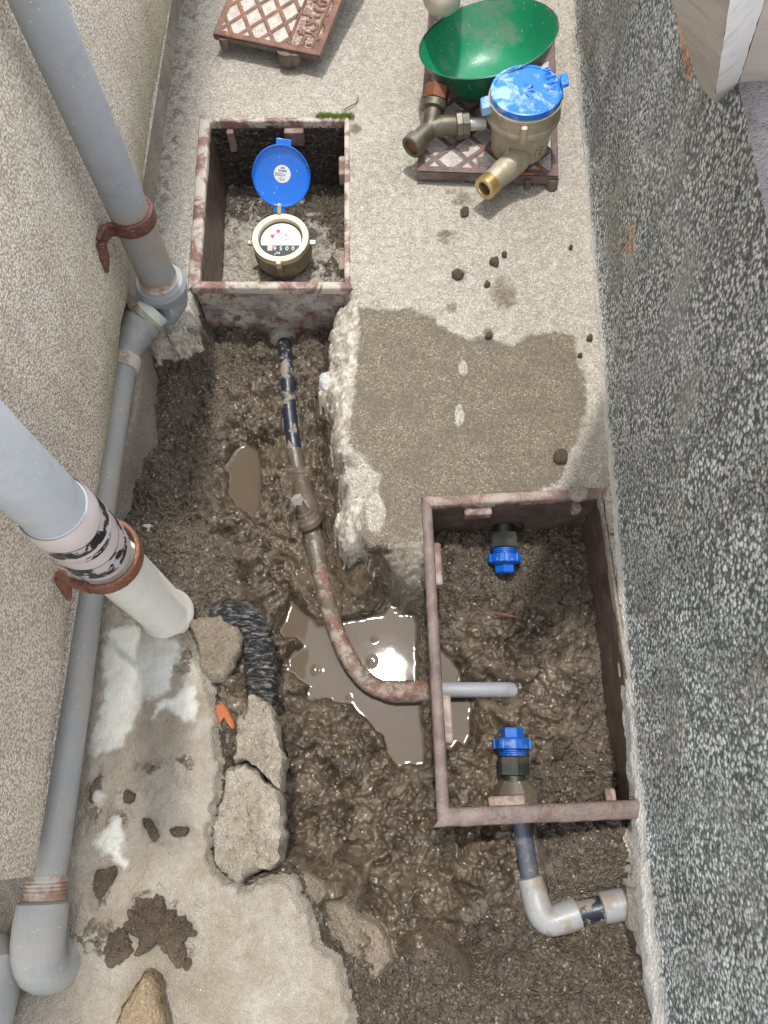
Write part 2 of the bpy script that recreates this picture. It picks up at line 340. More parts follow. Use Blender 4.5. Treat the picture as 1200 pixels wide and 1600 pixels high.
class MB:
    def __init__(s): s.v = []; s.f = []
    def add(s, v, f):
        n = len(s.v); s.v += [tuple(p) for p in v]; s.f += [tuple(i+n for i in q) for q in f]; return s
    def ring(s, rings, closed=False, cap0=False, cap1=False):
        n = len(rings[0]); v = [p for r in rings for p in r]; f = []
        m_ = len(rings); k = m_ if closed else m_-1
        for i in range(k):
            a = i*n; b = ((i+1) % m_)*n
            for j in range(n): f.append((a+j, a+(j+1) % n, b+(j+1) % n, b+j))
        if cap0: f.append(tuple(range(n-1, -1, -1)))
        if cap1: f.append(tuple((m_-1)*n+j for j in range(n)))
        return s.add(v, f)
    def lathe(s, A, ax, prof, n=40, ref=None, rot=0., cap=True, sq=None):
        A = np.array(A, float); ax = unit(ax)
        ref = np.array(ref if ref is not None else ((1, 0, 0) if abs(ax[0]) < .9 else (0, 1, 0)), float)
        u = unit(ref-ax*(ref@ax)); w_ = np.cross(ax, u); rs = []
        for h, r in prof:
            r = max(r, 1e-5)
            rs.append([A+ax*h+(u*math.cos(rot+2*math.pi*i/n)+w_*math.sin(rot+2*math.pi*i/n))*r*((sq(2*math.pi*i/n)) if sq else 1) for i in range(n)])
        return s.ring(rs, cap0=cap, cap1=cap)
    def tube(s, pts, rad, n=28, cap=True, noise=0., seed=0):
        pts = [np.array(p, float) for p in pts]; rad = rad if isinstance(rad, (list, tuple)) else [rad]*len(pts)
        rg = random.Random(seed); rs = []; u = None
        for i, p in enumerate(pts):
            t = unit(pts[min(i+1, len(pts)-1)]-pts[max(i-1, 0)])
            if u is None: u = np.array((0, 0, 1.)) if abs(t[2]) < .8 else np.array((1., 0, 0))
            u = unit(u-t*(u@t)); w_ = np.cross(t, u)
            rs.append([p+(u*math.cos(2*math.pi*j/n)+w_*math.sin(2*math.pi*j/n))*rad[i]*(1+noise*rg.uniform(-1, 1)) for j in range(n)])
        return s.ring(rs, cap0=cap, cap1=cap)
    def box(s, c, ex, ey, ez, hx, hy, hz, bev=.0):
        c = np.array(c, float); ex, ey, ez = map(unit, (ex, ey, ez)); b = bev
        rs = []
        for (kz, q) in ((-hz, b), (-hz+b, 0), (hz-b, 0), (hz, b)) if b else ((-hz, 0), (hz, 0)):
            r = []
            for sx, sy in ((-1, -1), (1, -1), (1, 1), (-1, 1)):
                if b:
                    a1, a2 = ((hx-q)*sx, (hy-q-b)*sy), ((hx-q-b)*sx, (hy-q)*sy)
                    pr = (a1, a2) if sx*sy > 0 else (a2, a1)
                else: pr = ((hx*sx, hy*sy),)
                r += [c+ex*p[0]+ey*p[1]+ez*kz for p in pr]
            rs.append(r)
        return s.ring(rs, cap0=True, cap1=True)
    def ribbon(s, pts, wd, hw, ht):
        """flat band along pts, wide along wd, ht thick"""
        pts = [np.array(p, float) for p in pts]; wd = unit(wd); rs = []
        for i, p in enumerate(pts):
            t = unit(pts[min(i+1, len(pts)-1)]-pts[max(i-1, 0)]); nn = unit(np.cross(t, wd)); b = min(hw, ht)*.5
            q = [(-hw+b, -ht), (hw-b, -ht), (hw, -ht+b), (hw, ht-b), (hw-b, ht), (-hw+b, ht), (-hw, ht-b), (-hw, -ht+b)]
            rs.append([p+wd*a+nn*c for a, c in q])
        return s.ring(rs, cap0=True, cap1=True)
    def make(s, name, mat, parent=None, **k): return obj(name, s.v, s.f, mat, parent, **k)
def bez(a, b, c, n=12):
    a, b, c = (np.array(q, float) for q in (a, b, c)); return [a*(1-t)**2+2*b*t*(1-t)+c*t*t for t in np.linspace(0, 1, n)]
def smooth_path(pts, n=10):
    pts = [np.array(p, float) for p in pts]; out = []
    for i in range(len(pts)-1):
        p0 = pts[max(i-1, 0)]; p1 = pts[i]; p2 = pts[i+1]; p3 = pts[min(i+2, len(pts)-1)]
        for t in np.linspace(0, 1, n, endpoint=False):
            out.append(.5*((2*p1)+(-p0+p2)*t+(2*p0-5*p1+4*p2-p3)*t*t+(-p0+3*p1-3*p2+p3)*t**3))
    return out+[pts[-1]]

# ---------------------------------------------------------------- numpy noise
def _h(ix, iy, k):
    n = (ix.astype(np.int64)*374761393+iy.astype(np.int64)*668265263+k*974634777) & 0xffffffff
    n = ((n ^ (n >> 13))*1274126177) & 0xffffffff; n = (n ^ (n >> 16)) & 0xffffff
    return n/float(0xffffff)
def vnoise(x, y, k=0):
    ix = np.floor(x); iy = np.floor(y); fx = x-ix; fy = y-iy; ux = fx*fx*fx*(fx*(fx*6-15)+10); uy = fy*fy*fy*(fy*(fy*6-15)+10)
    def g(dx, dy):
        a = _h(ix+dx, iy+dy, k)*6.2832; return np.cos(a)*(fx-dx)+np.sin(a)*(fy-dy)
    return ((g(0, 0)*(1-ux)+g(1, 0)*ux)*(1-uy)+(g(0, 1)*(1-ux)+g(1, 1)*ux)*uy)*1.4
def fbm(x, y, f, o=4, k=0, g=.5):
    s = 0; a = 1; t = 0
    for i in range(o): s = s+a*vnoise(x*f, y*f, k+i*17); t += a; a *= g; f *= 2.03
    return s/t
def worley(x, y, f, k=0):
    x = x*f; y = y*f; ix = np.floor(x); iy = np.floor(y); d = np.full_like(x, 9.); hv = np.zeros_like(x)
    for dx in (-1, 0, 1):
        for dy in (-1, 0, 1):
            cx = ix+dx; cy = iy+dy; q = (cx+_h(cx, cy, k)-x)**2+(cy+_h(cx, cy, k+5)-y)**2
            b = q < d; d = np.where(b, q, d); hv = np.where(b, _h(cx, cy, k+9), hv)
    return np.sqrt(d), hv
def sst(x, a, b):
    t = np.clip((x-a)/(b-a), 0, 1); return t*t*(3-2*t)
def sdpoly(x, y, poly):
    """positive inside"""
    d = np.full_like(x, 1e9); ins = np.zeros(x.shape, bool); n = len(poly)
    for i in range(n):
        ax, ay = poly[i][:2]; bx, by = poly[(i+1) % n][:2]; ex, ey = bx-ax, by-ay
        t = np.clip(((x-ax)*ex+(y-ay)*ey)/(ex*ex+ey*ey+1e-12), 0, 1)
        d = np.minimum(d, (x-ax-t*ex)**2+(y-ay-t*ey)**2)
        c = ((ay > y) != (by > y)) & (x < (bx-ax)*(y-ay)/((by-ay) if by != ay else 1e-12)+ax)
        ins ^= c
    return np.where(ins, 1, -1)*np.sqrt(d)
def pp(l, z=0.): return [P(a, b, z)[:2] for a, b in l]

# ---------------------------------------------------------------- ground heights
ST = .0019
gx = np.arange(-.62, .50, ST); gy = np.arange(-.46, 1.80, ST); X, Y = np.meshgrid(gx, gy)
BIGQ = [P(675, 792)[:2], P(935, 778)[:2], P(1007, 1249)[:2], P(702, 1262)[:2]]
SMQ = [P(328, 193)[:2], P(538, 192)[:2], P(538, 442)[:2], P(313, 441)[:2]]
TOP = pp([(300, 444), (550, 444), (560, 470), (564, 500), (558, 530), (556, 562), (557, 585), (545, 605), (540, 625), (553, 645), (545, 665), (537, 685), (536, 720), (541, 750), (549, 778), (570, 778), (563, 800), (562, 835), (575, 850), (610, 845), (664, 847), (720, 900), (960, 900), (1000, 1240), (1006, 1285), (1000, 1300), (1016, 1350), (1018, 1400), (1024, 1450), (1026, 1490), (1026, 1540), (1034, 1600), (1045, 1720)]) \
    + [np.array(q) for q in ((.6, -.6), (.6, 2), (-.7, 2), (-.7, 1.0))] + pp([(235, 520), (256, 519), (282, 512), (303, 508), (298, 480)])
FRA = pp([(300, 445), (545, 446), (533, 475), (517, 500), (513, 530), (516, 560), (499, 580), (500, 605), (511, 630), (517, 660), (519, 700), (531, 735), (533, 770), (530, 787), (522, 820), (540, 862), (556, 853), (585, 870), (612, 878), (632, 890), (668, 905), (720, 960), (960, 960), (990, 1230), (996, 1285), (984, 1310), (996, 1350), (998, 1400), (1005, 1450), (1008, 1490), (1010, 1540), (1018, 1600), (1028, 1720)], -.03) \
    + [np.array(q) for q in ((.6, -.6), (.6, 2), (-.7, 2), (-.7, 1.0))] + pp([(235, 536), (256, 531), (282, 524), (301, 518), (297, 480)], -.01)
LOW = pp([(60, 930), (160, 925), (215, 965), (285, 975), (305, 1010), (333, 1075), (337, 1110), (345, 1180), (346, 1230), (331, 1290), (330, 1330), (345, 1368), (378, 1384), (400, 1375), (438, 1362), (458, 1372), (470, 1400), (490, 1440), (497, 1470), (530, 1502), (545, 1545), (557, 1600), (575, 1740)]) + [np.array(q) for q in ((-.1, -.8), (-.9, -.8), (-.9, .3))]
CTRL = [(270, 540, -.10), (320, 560, -.13), (420, 575, -.155), (500, 560, -.14), (240, 640, -.10), (225, 750, -.095), (200, 860, -.05), (290, 690, -.135), (280, 850, -.085), (300, 925, -.04), (345, 900, -.07), (370, 640, -.16),
        (330, 640, -.15), (340, 770, -.14), (450, 640, -.165), (500, 680, -.165), (500, 760, -.165), (450, 820, -.165), (400, 850, -.155), (425, 915, -.155), (320, 800, -.12), (560, 885, -.145), (600, 880, -.13), (640, 925, -.09), (657, 1000, -.10), (657, 1120, -.11), (425, 1000, -.13), (440, 1100, -.135),
        (385, 740, -.175), (520, 1140, -.14), (560, 1170, -.15), (620, 1235, -.155), (600, 872, -.06), (640, 885, -.055), (655, 935, -.09), (582, 866, -.06), (825, 1350, -.14), (820, 1305, -.13), (790, 1310, -.13), (850, 1310, -.125), (500, 1230, -.155), (470, 1300, -.165), (560, 1300, -.175), (470, 1370, -.16), (640, 1300, -.165), (600, 1370, -.16), (700, 1330, -.14), (760, 1340, -.125), (740, 1400, -.14), (700, 1450, -.15), (800, 1450, -.135),
        (620, 1430, -.12), (540, 1420, -.075), (515, 1410, -.06), (560, 1480, -.055), (570, 1570, -.035), (620, 1530, -.07), (680, 1505, -.09), (700, 1590, -.075), (800, 1510, -.085), (900, 1510, -.08), (800, 1590, -.065), (900, 1590, -.055), (1000, 1510, -.055), (1000, 1590, -.035),
        (760, 1462, -.155), (880, 1462, -.15), (900, 1320, -.085), (960, 1320, -.065), (980, 1360, -.075), (880, 1375, -.10), (960, 1380, -.09), (960, 1462, -.115), (900, 1450, -.13), (850, 1320, -.105), (850, 1370, -.125), (700, 1700, -.06), (1000, 1700, -.03), (850, 1480, -.10),
        (360, 945, -.05), (390, 1020, -.06), (330, 1000, -.03), (350, 1085, -.035), (390, 1120, -.04), (400, 1300, -.04), (350, 1380, -.02), (480, 1430, -.05), (535, 1515, -.03)]
BOXC = [(700, 850, -.13), (720, 900, -.135), (790, 850, -.14), (900, 850, -.135), (860, 950, -.135), (930, 950, -.12), (930, 1000, -.13), (950, 1100, -.14), (800, 1060, -.155), (740, 1100, -.168), (700, 1050, -.168), (715, 990, -.15), (780, 1000, -.155), (850, 1060, -.152), (720, 1200, -.15), (800, 1200, -.155), (880, 1200, -.13), (930, 1200, -.14), (700, 1240, -.155), (840, 1140, -.15), (900, 1120, -.14)]
def idw(ctrl, e=.018):
    num = 0; den = 0
    for a, b, z in ctrl:
        p = P(a, b, z); w_ = 1/((X-p[0])**2+(Y-p[1])**2+e*e)**2; num = num+w_*z; den = den+w_
    return num/den
zm = idw(CTRL); zb = idw(BOXC)
sdB = sdpoly(X, Y, BIGQ); sdS = sdpoly(X, Y, SMQ)
inB = sdB > -.007; inS = sdS > -.005
zmud = np.where(inB, zb, zm); zmud = np.where(inS, -.20+.012*fbm(X, Y, 9, 3, 3)+np.clip(Y-1.18, 0, 1)*.12, zmud)
# regions in photo pixels: granular soil against wet slurry
def blob(px, py, rx, ry, z=-.12, soft=.5):
    c = P(px, py, z); ex = P(px+rx, py, z)-c; ey = P(px, py-ry, z)-c; a = np.hypot(*ex[:2]); b = np.hypot(*ey[:2])
    return np.exp(-(((X-c[0])/a)**2+((Y-c[1])/b)**2)**1.5*soft)
slurry = np.zeros_like(X)
for q in ((440, 660, 80, 90), (400, 760, 70, 90), (480, 740, 50, 80), (440, 880, 50, 90), (560, 890, 60, 50), (540, 1180, 110, 80), (500, 1280, 60, 70), (620, 1290, 80, 60), (560, 1350, 90, 50), (720, 1350, 70, 60), (800, 1060, 110, 110), (740, 1200, 50, 60), (500, 1050, 120, 120), (640, 1420, 80, 50), (800, 1340, 50, 60)):
    slurry = np.maximum(slurry, blob(*q))
gran = np.clip(1-slurry, 0, 1)
soilm = np.zeros_like(X)
for q in ((270, 640, 50, 120), (280, 780, 70, 80), (230, 860, 60, 60), (300, 900, 70, 40), (820, 900, 130, 90), (880, 1200, 80, 90), (760, 1540, 240, 60), (600, 1500, 70, 90), (920, 1360, 90, 60), (900, 1490, 120, 50), (330, 590, 60, 40), (350, 1000, 60, 60), (950, 1060, 30, 140), (980, 1570, 80, 80)):
    soilm = np.maximum(soilm, blob(*q, z=-.1))
soilm = soilm*(1-.9*slurry)
wx = X+.010*fbm(X, Y, 22, 3, 40); wy = Y+.010*fbm(X, Y, 22, 3, 60)
d1, h1 = worley(wx, wy, 26, 1); d2, h2 = worley(wx, wy, 62, 2); d3, h3 = worley(X, Y, 140, 3); d4, h4 = worley(X, Y, 260, 4)
dome = lambda d, r=.75: np.sqrt(np.clip(1-(d/r)**2, 0, 1))
rid = 1-np.abs(fbm(X+.03*fbm(X, Y, 9, 2, 5), Y, 18, 4, 8))*2.4
micro = gran*(.008*(h1-.2)*dome(d1, .95)+.005*(.3+h2)*dome(d2, .95)+.0026*h3*dome(d3, .95)+.0012*dome(d4, .9)) + slurry*(.011*rid+.005*h2*(h2 > .4)*dome(d2, .9)+.009*(h1-.3)*dome(d1, 1.)+.0006*h3*dome(d3)+.0025*fbm(X, Y, 90, 3, 77))
micro = micro*(1-.35*soilm)+.006*fbm(X, Y, 12, 3, 90)+.0025*soilm*h3*dome(d3)
# puddles
LEV = -.165
PUD = pp([(456, 933), (460, 943), (475, 957), (491, 967), (499, 979), (509, 978), (525, 975), (539, 970), (565, 965), (581, 962), (597, 962), (613, 946), (627, 914), (643, 951), (652, 978), (652, 1069), (656, 1095), (664, 1194), (651, 1197), (640, 1194), (621, 1199), (603, 1178), (599, 1151), (584, 1143), (573, 1125), (557, 1114), (549, 1102), (520, 1099), (515, 1094), (488, 1090), (477, 1085), (481, 1074), (464, 1063), (451, 1047), (448, 1029), (461, 1021), (472, 1010), (461, 997), (443, 997), (435, 989), (445, 965)], LEV)
PUB = pp([(675, 1005), (687, 1012), (702, 1026), (718, 1046), (722, 1065), (728, 1085), (737, 1100), (735, 1150), (726, 1168), (714, 1160), (705, 1170), (675, 1170)], LEV)
PUS = pp([(384, 693), (404, 705), (411, 735), (408, 785), (398, 812), (386, 803), (370, 795), (354, 772), (358, 745), (352, 728), (366, 704)], LEV)
PUC = pp([(760, 1000), (790, 1010), (800, 1040), (770, 1045), (745, 1030)], LEV)
for pol, amp, inside in ((PUD, 1, ~inB), (PUB, 1, inB), (PUS, 1, ~inB)):
    s_ = sdpoly(X, Y, pol); tgt = LEV-np.clip(s_, -.05, .05)*.35; wgt = np.where(s_ > 0, 1, sst(s_, -.05, -.004))*inside
    zmud = zmud*(1-wgt)+tgt*wgt
    micro = micro*(1-.9*sst(s_, -.004, .004)*inside)
    micro = np.where((s_ > -.02) & inside, micro-.0035*sst(s_, -.02, 0), micro)
for a, b, r in ((495, 1047, 8), (584, 999, 5), (581, 1034, 9), (545, 1090, 4), (462, 1008, 10), (470, 1078, 10)):
    c = P(a, b, LEV); q = np.hypot(X-c[0], Y-c[1])/(r/950); zmud = np.maximum(zmud, LEV-.004+(.011*dome(q, 1.25)+.002*fbm(X, Y, 200, 2, 4)))
micro = np.where(inS, .006*h2*dome(d2)+.006*h3*dome(d3, .85)+.004*h4*dome(d4, .8), micro)
zmud = zmud+micro*np.where(inS, 1, 2.5)-.006*sst(np.abs(zmud-LEV), 0, .02)
# sandy bank against the left outside of the large box frame
ztop = .0012*fbm(X, Y, 14, 4, 200)+.0005*fbm(X, Y, 160, 2, 210)
nz = .0055*fbm(X, Y, 38, 4, 300)+.003*fbm(X, Y, 120, 3, 310)
nz = np.where(X > .2, .003*fbm(X, Y, 30, 2, 300), nz+.009*(worley(X, Y, 60, 88)[1]-.5)); s1 = sdpoly(X, Y, TOP)+nz*.7; s2 = sdpoly(X, Y, FRA)+nz; s3 = sdpoly(X, Y, LOW)+nz*.7
f = np.clip(-s1, 0, 1)/(np.clip(-s1, 0, 1)+np.clip(s2, 1e-4, 1)); dr, hr = worley(X+.01*fbm(X, Y, 30, 2, 7), Y, 55, 31)
zf = -.045*f**1.6-.006*f*(hr*2)+.004*fbm(X, Y, 70, 5, 320)*np.clip(f*4, 0, 1)
zside = -.045-.006*hr+np.where(X > .2, 5, 4.)*np.clip(s2, -1, 0)
z = np.where(s1 > 0, ztop, np.where(s2 > 0, np.minimum(zf, 0), np.maximum(zmud, zside)))
zlow = .003*fbm(X, Y, 12, 4, 400)+.0022*fbm(X, Y, 75, 4, 410); zl = np.where(s3 > 0, zlow-.012*(1-sst(s3, 0, .012)), -.012+2.8*np.clip(s3, -1, 0)-.004*hr)
lowm = (s3 > 0)
z = np.where((s1 < 0) & (s2 < 0), np.maximum(z, zl), z)
z = np.where(inB | inS, zmud, z)
for rad_, pth_ in ((.0150, ((443, 540, -.118), (447, 560, -.122), (450, 600, -.130), (452, 640, -.137), (457, 680, -.143), (462, 712, -.150))), (.012, ((482, 812, -.145), (466, 780, -.135))), (.014, ((474, 770, -.155), (478, 790, -.150), (488, 830, -.150), (494, 860, -.152))),
                   (.0155, ((497, 880, -.150), (507, 920, -.146), (519, 965, -.142), (533, 1005, -.141), (553, 1042, -.143), (578, 1068, -.147), (606, 1079, -.149), (650, 1080, -.150))),
                   (.0155, ((812, 1262, -.100), (828, 1372, -.112))), (.020, ((828, 1372, -.112), (836, 1425, -.112), (860, 1438, -.112), (902, 1427, -.112), (945, 1418, -.110), (988, 1410, -.110), (1012, 1404, -.110))),
                   (.0125, ((678, 1078, -.144), (700, 1078, -.144), (788, 1078, -.148))), (.018, ((790, 840, -.11), (789, 870, -.114))), (.020, ((803, 1212, -.105), (800, 1150, -.101)))):
    q_ = [P(*a) for a in pth_]
    for a, b in zip(q_[:-1], q_[1:]):
        e = b-a; t_ = np.clip(((X-a[0])*e[0]+(Y-a[1])*e[1])/(e[0]**2+e[1]**2), 0, 1); d_ = np.hypot(X-a[0]-t_*e[0], Y-a[1]-t_*e[1]); lim = a[2]+t_*e[2]-.15*rad_+1.1*np.clip(d_-rad_*1.05, 0, 1)+.004*fbm(X, Y, 70, 3, 21)
        z = np.where(z > -.052, z, np.minimum(z, lim))
# footing ledge under the left wall stands above the trench
pav = ((s1 > -.001) | lowm) & ~inB & ~inS
frm = np.where((s2 > np.where(X > .2, -.002, -.012)) & ~lowm & ~inB & ~inS, 1., 0.)*sst(-s1, -.001, .004)*(1-sst(-s2+.004*fbm(X, Y, 50, 3, 5), .0, .010))*(1-.8*blob(625, 885, 60, 45, z=-.03)*(X < .06))
mudm = 1-np.maximum(np.where(pav, 1, 0), frm); mudm = np.where((s3 > -.012) & ~inB, np.minimum(mudm, .6), mudm); mudm = np.where(inB | inS, 1, mudm)
bank = blob(635, 900, 42, 62, z=-.06, soft=1.)*(X < .06)*(s1 < 0); mudm = np.where(bank > .3, np.minimum(mudm, 1-.75*bank), mudm)
wetm = np.clip(slurry*1.15, 0, 1)
# stains on the pavement
sand = np.zeros_like(X)
SANDP = pp([(545, 480), (590, 488), (640, 487), (670, 497), (700, 523), (730, 532), (760, 530), (800, 545), (830, 528), (865, 522), (895, 530), (898, 560), (910, 600), (912, 640), (900, 680), (880, 715), (870, 745), (845, 765), (800, 772), (700, 780), (664, 800), (650, 870), (560, 860), (570, 800), (600, 740), (548, 690), (556, 620), (562, 560), (562, 520)])
sand = sst(sdpoly(X, Y, SANDP), -.03, .02)
for q in ((718, 650, 9, 20), (724, 575, 8, 14), (588, 805, 16, 34)): sand = sand*(1-.95*blob(*q, z=0, soft=1.))
for q in ((785, 460, 26, 34), (716, 428, 16, 12), (706, 480, 12, 10), (764, 520, 10, 10), (555, 200, 14, 10), (722, 310, 20, 14), (705, 300, 12, 8), (700, 370, 20, 14), (545, 720, 26, 14)): sand = np.maximum(sand, .62*blob(*q, z=0, soft=.7))
sand = np.maximum(sand, np.where(bank > .2, .9, 0))
# left strip by the wall: dirty, grainy
px_l = P(300, 250)[0]; sand = np.maximum(sand, .46*sst(-.44-X, -.03, .04)*(Y > .9)); sand = np.maximum(sand, .40*sst(X, .30, .38)*(Y > .5))
mud_spots = np.zeros_like(X)
for q in ((235, 1420, 60, 40), (300, 1480, 20, 20), (160, 1395, 20, 30), (150, 1420, 14, 40), (245, 1295, 16, 12), (280, 1300, 14, 10), (195, 1245, 18, 14), (230, 1290, 10, 24), (235, 1200, 30, 14), (185, 1290, 26, 60), (170, 1470, 40, 40), (290, 1200, 26, 30), (150, 1250, 20, 60), (290, 1030, 20, 40), (140, 1440, 30, 60)):
    mud_spots = np.maximum(mud_spots, .50*blob(*q, z=0, soft=.8))
mud_spots = np.maximum(mud_spots, .30*blob(215, 1320, 130, 200, z=0)); mud_spots = np.maximum(mud_spots, .36*blob(215, 1440, 90, 90, z=0))
mudm = np.where(lowm & (mudm < .5), np.maximum(mudm, mud_spots), mudm)
dirty = np.where(lowm, .78, 0.)
pale = np.zeros_like(X)
for pol in ([(165, 985), (230, 975), (275, 1000), (290, 1015), (270, 1040), (265, 1075), (245, 1095), (225, 1090), (215, 1125), (190, 1165), (150, 1185), (140, 1150), (165, 1090), (160, 1020)], [(290, 1068), (310, 1080), (305, 1125), (285, 1128), (260, 1105), (240, 1120), (243, 1095), (275, 1090)], [(187, 1275), (195, 1300), (190, 1330), (202, 1350), (195, 1358), (180, 1340), (150, 1330), (140, 1320), (160, 1300), (175, 1285)], [(150, 1235), (165, 1240), (160, 1262), (148, 1258)]):
    pale = np.maximum(pale, sst(sdpoly(X, Y, pp(pol))+.011*fbm(X, Y, 60, 4, 9), -.004, .006)*(.8+.5*fbm(X, Y, 25, 3, 44)))
pale = pale*lowm
topw = np.where(lowm, np.clip(.75+.9*fbm(X, Y, 9, 4, 500), 0, 1), 0.)*(1-pale); mudm = mudm*(1-pale*.95)
for q in ((420, 1500, 120, 110), (480, 1560, 80, 80), (400, 1440, 80, 50)): dirty = np.where(lowm, dirty*(1-.08*blob(*q, z=0)), dirty)
z = z+np.where(lowm, np.where(mud_spots > .25, .004*sst(mud_spots+.25*fbm(X, Y, 35, 5, 3), .25, .5)*(1+.8*(h3-.5)), 0), 0)
wetm = np.where(lowm & ~inB, np.maximum(topw, mud_spots), wetm); wetm = np.where(s1 > 0, 0, wetm); wetm = np.where(inB, np.clip(slurry*1.1, 0, 1), wetm); wetm = np.where(inS, 0, wetm)
sand = np.where(lowm, 0, sand); sand = np.where((mudm > .5), soilm, sand)
sand = np.where(inS, .42, sand); mudm = np.where(inS, .30+.22*sst(X, -.22, -.12)+.25*sst(Y, 1.2, 1.26), mudm)

def grid_mesh(name, cell, zz, mat, label=None, attrs=True):
    H_, W_ = X.shape; idx = np.arange(H_*W_).reshape(H_, W_)
    quads = np.stack([idx[:-1, :-1], idx[:-1, 1:], idx[1:, 1:], idx[1:, :-1]], -1)[cell]
    used = np.unique(quads); remap = np.full(H_*W_, -1); remap[used] = np.arange(len(used)); quads = remap[quads]
    co = np.stack([X.ravel()[used], Y.ravel()[used], zz.ravel()[used]], -1)
    me = bpy.data.meshes.new(name); me.vertices.add(len(used)); me.vertices.foreach_set('co', co.astype(np.float32).ravel())
    nq = len(quads); me.loops.add(nq*4); me.loops.foreach_set('vertex_index', quads.astype(np.int32).ravel())
    me.polygons.add(nq); me.polygons.foreach_set('loop_start', np.arange(0, nq*4, 4, dtype=np.int32))
    me.update(calc_edges=True); me.validate(); me.shade_smooth()
    if attrs:
        for nm, ch in (('mask_a', (mudm, frm, wetm)), ('mask_b', (sand, dirty, pale))):
            at = me.attributes.new(nm, 'FLOAT_COLOR', 'POINT'); cc = np.ones((len(used), 4), np.float32)
            for i, c_ in enumerate(ch): cc[:, i] = c_.ravel()[used]
            at.data.foreach_set('color', cc.ravel())
    me.materials.append(mat); o = bpy.data.objects.new(name, me); C.objects.link(o); return o
pc = (s1 > -.03) & (s2 > -.012) | (s3 > -.01); pc = pc & ~inB & ~inS; pcell = pc[:-1, :-1]
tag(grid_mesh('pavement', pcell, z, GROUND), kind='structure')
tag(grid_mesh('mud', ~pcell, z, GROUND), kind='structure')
dep = LEV-z; zw = LEV+.0022*np.exp(-np.clip(dep, 0, 1)/.0016)
near = np.zeros(X.shape, bool)
for nm, pol in (('water', PUD), ('water', PUB), ('water', PUS)):
    s_ = sdpoly(X, Y, pol); side = inB if pol is PUB else ~inB
    cell = ((s_ > -.012) & side & (z < LEV+.003))[:-1, :-1]
    tag(grid_mesh(nm, cell, zw, WATER, attrs=False), kind='structure')
# the alley goes on beyond the detailed part
def quad_obj(name, pts, mat, **k): return obj(name, pts, [(0, 1, 2, 3)], mat, flat=True, **k)
for a in (((-3, 1.79, -.004), (3, 1.79, -.004), (3, 9, -.004), (-3, 9, -.004)), ((-3, -5, -.03), (3, -5, -.03), (3, -.45, -.03), (-3, -.45, -.03)),
          ((-3, -.5, -.012), (-.61, -.5, -.012), (-.61, 1.8, -.012), (-3, 1.8, -.012)), ((.49, -.5, -.012), (3, -.5, -.012), (3, 1.8, -.012), (.49, 1.8, -.012))):
    tag(quad_obj('pavement', a, GROUND), kind='structure')

# ---------------------------------------------------------------- walls
def sheet(name, rows, mat, parent=None, masks=None, closed=False):
    """rows: array [n][m][3] -> grid mesh, masks: 3 arrays same n,m"""
    A = np.array(rows); n, m_ = A.shape[:2]; v = A.reshape(-1, 3)
    f = [(i*m_+j, i*m_+j+1, (i+1)*m_+j+1, (i+1)*m_+j) for i in range(n-1) for j in range(m_-1)]
    o = obj(name, v, f, mat, parent, angle=60)
    if masks is not None:
        at = o.data.attributes.new('mask_a', 'FLOAT_COLOR', 'POINT'); cc = np.ones((len(v), 4), np.float32)
        for i, q in enumerate(masks): cc[:, i] = np.array(q).reshape(-1)
        at.data.foreach_set('color', cc.ravel())
    return o
lw = thing('pebbledash_wall', 'tall beige pebbledash wall with rough lower edge above the grey pipe', 'wall', (-.46, .8, 0))
def xw(y): return -.437-.028*np.clip((y+.06)/1.5, -.3, 3)
E_ = [(268, 20), (254, 90), (240, 160), (233, 230), (227, 300), (216, 360), (211, 400), (207, 440), (200, 480), (192, 520), (189, 560), (184, 600), (177, 650), (168, 710), (157, 760), (145, 810), (133, 860), (122, 920), (107, 970), (103, 1030), (97, 1090), (86, 1150), (78, 1210), (74, 1250), (70, 1300), (66, 1340), (62, 1368)]
EP = []
for a, b in E_:
    q = PX(a, b, -.455)
    for _ in range(4): q = PX(a, b, float(xw(q[1])))
    EP.append(q)
ey = np.array([q[1] for q in EP])[::-1]; ez = np.array([q[2] for q in EP])[::-1]
ys = np.concatenate([np.linspace(ey[0], 1.7, 620), np.linspace(1.72, 6, 40)])
zb_ = np.interp(ys, ey, ez); zb_ = np.where(ys > ey[-1], ez[-1], zb_)+.004*fbm(ys, ys*0, 70, 4, 3)+.002*vnoise(ys*260, ys*0, 9)
hs_ = np.concatenate([[0], np.linspace(.003, 1, 90)**1.3])
rows = []; ma = []; mb_ = []; mc_ = []
for k, t in enumerate(hs_):
    zz = zb_+(2.1-zb_)*t; xx = xw(ys)+.0015*fbm(ys, zz, 60, 3, 5)+.004*fbm(ys, zz, 8, 2, 6)-.006*np.exp(-((zz-zb_)/.006))
    rows.append(np.stack([xx, ys, zz], -1)); ma.append(np.exp(-(zz-zb_)/.13)*(.45+.5*sst(ys, .3, .7))+.25*sst(ys, .9, 1.6)*np.exp(-(zz-zb_)/.4)); mb_.append(ys*0); mc_.append(ys*0)
sheet('wall', rows, LWALL, lw, (ma, mb_, mc_))
fx = lambda y: np.minimum(-.512+.07*np.clip((1.66-y)/1.75, 0, 1.2), xw(y)-.032)      # foot line of the wall on the slab
rows = [np.stack([xw(ys)-.006, ys, zb_], -1), np.stack([fx(ys)-.02, ys, zb_+.004], -1)]
sheet('underside', rows, LWALL, lw, ([ys*0]*2,)*3)
b = MB(); b.add([(xw(ey[0])-.006, ey[0], zb_[0]), (-1.2, ey[0]-.03, zb_[0]), (-1.2, ey[0]-.03, 2.1), (xw(ey[0]), ey[0], 2.1)], [(0, 1, 2, 3)])
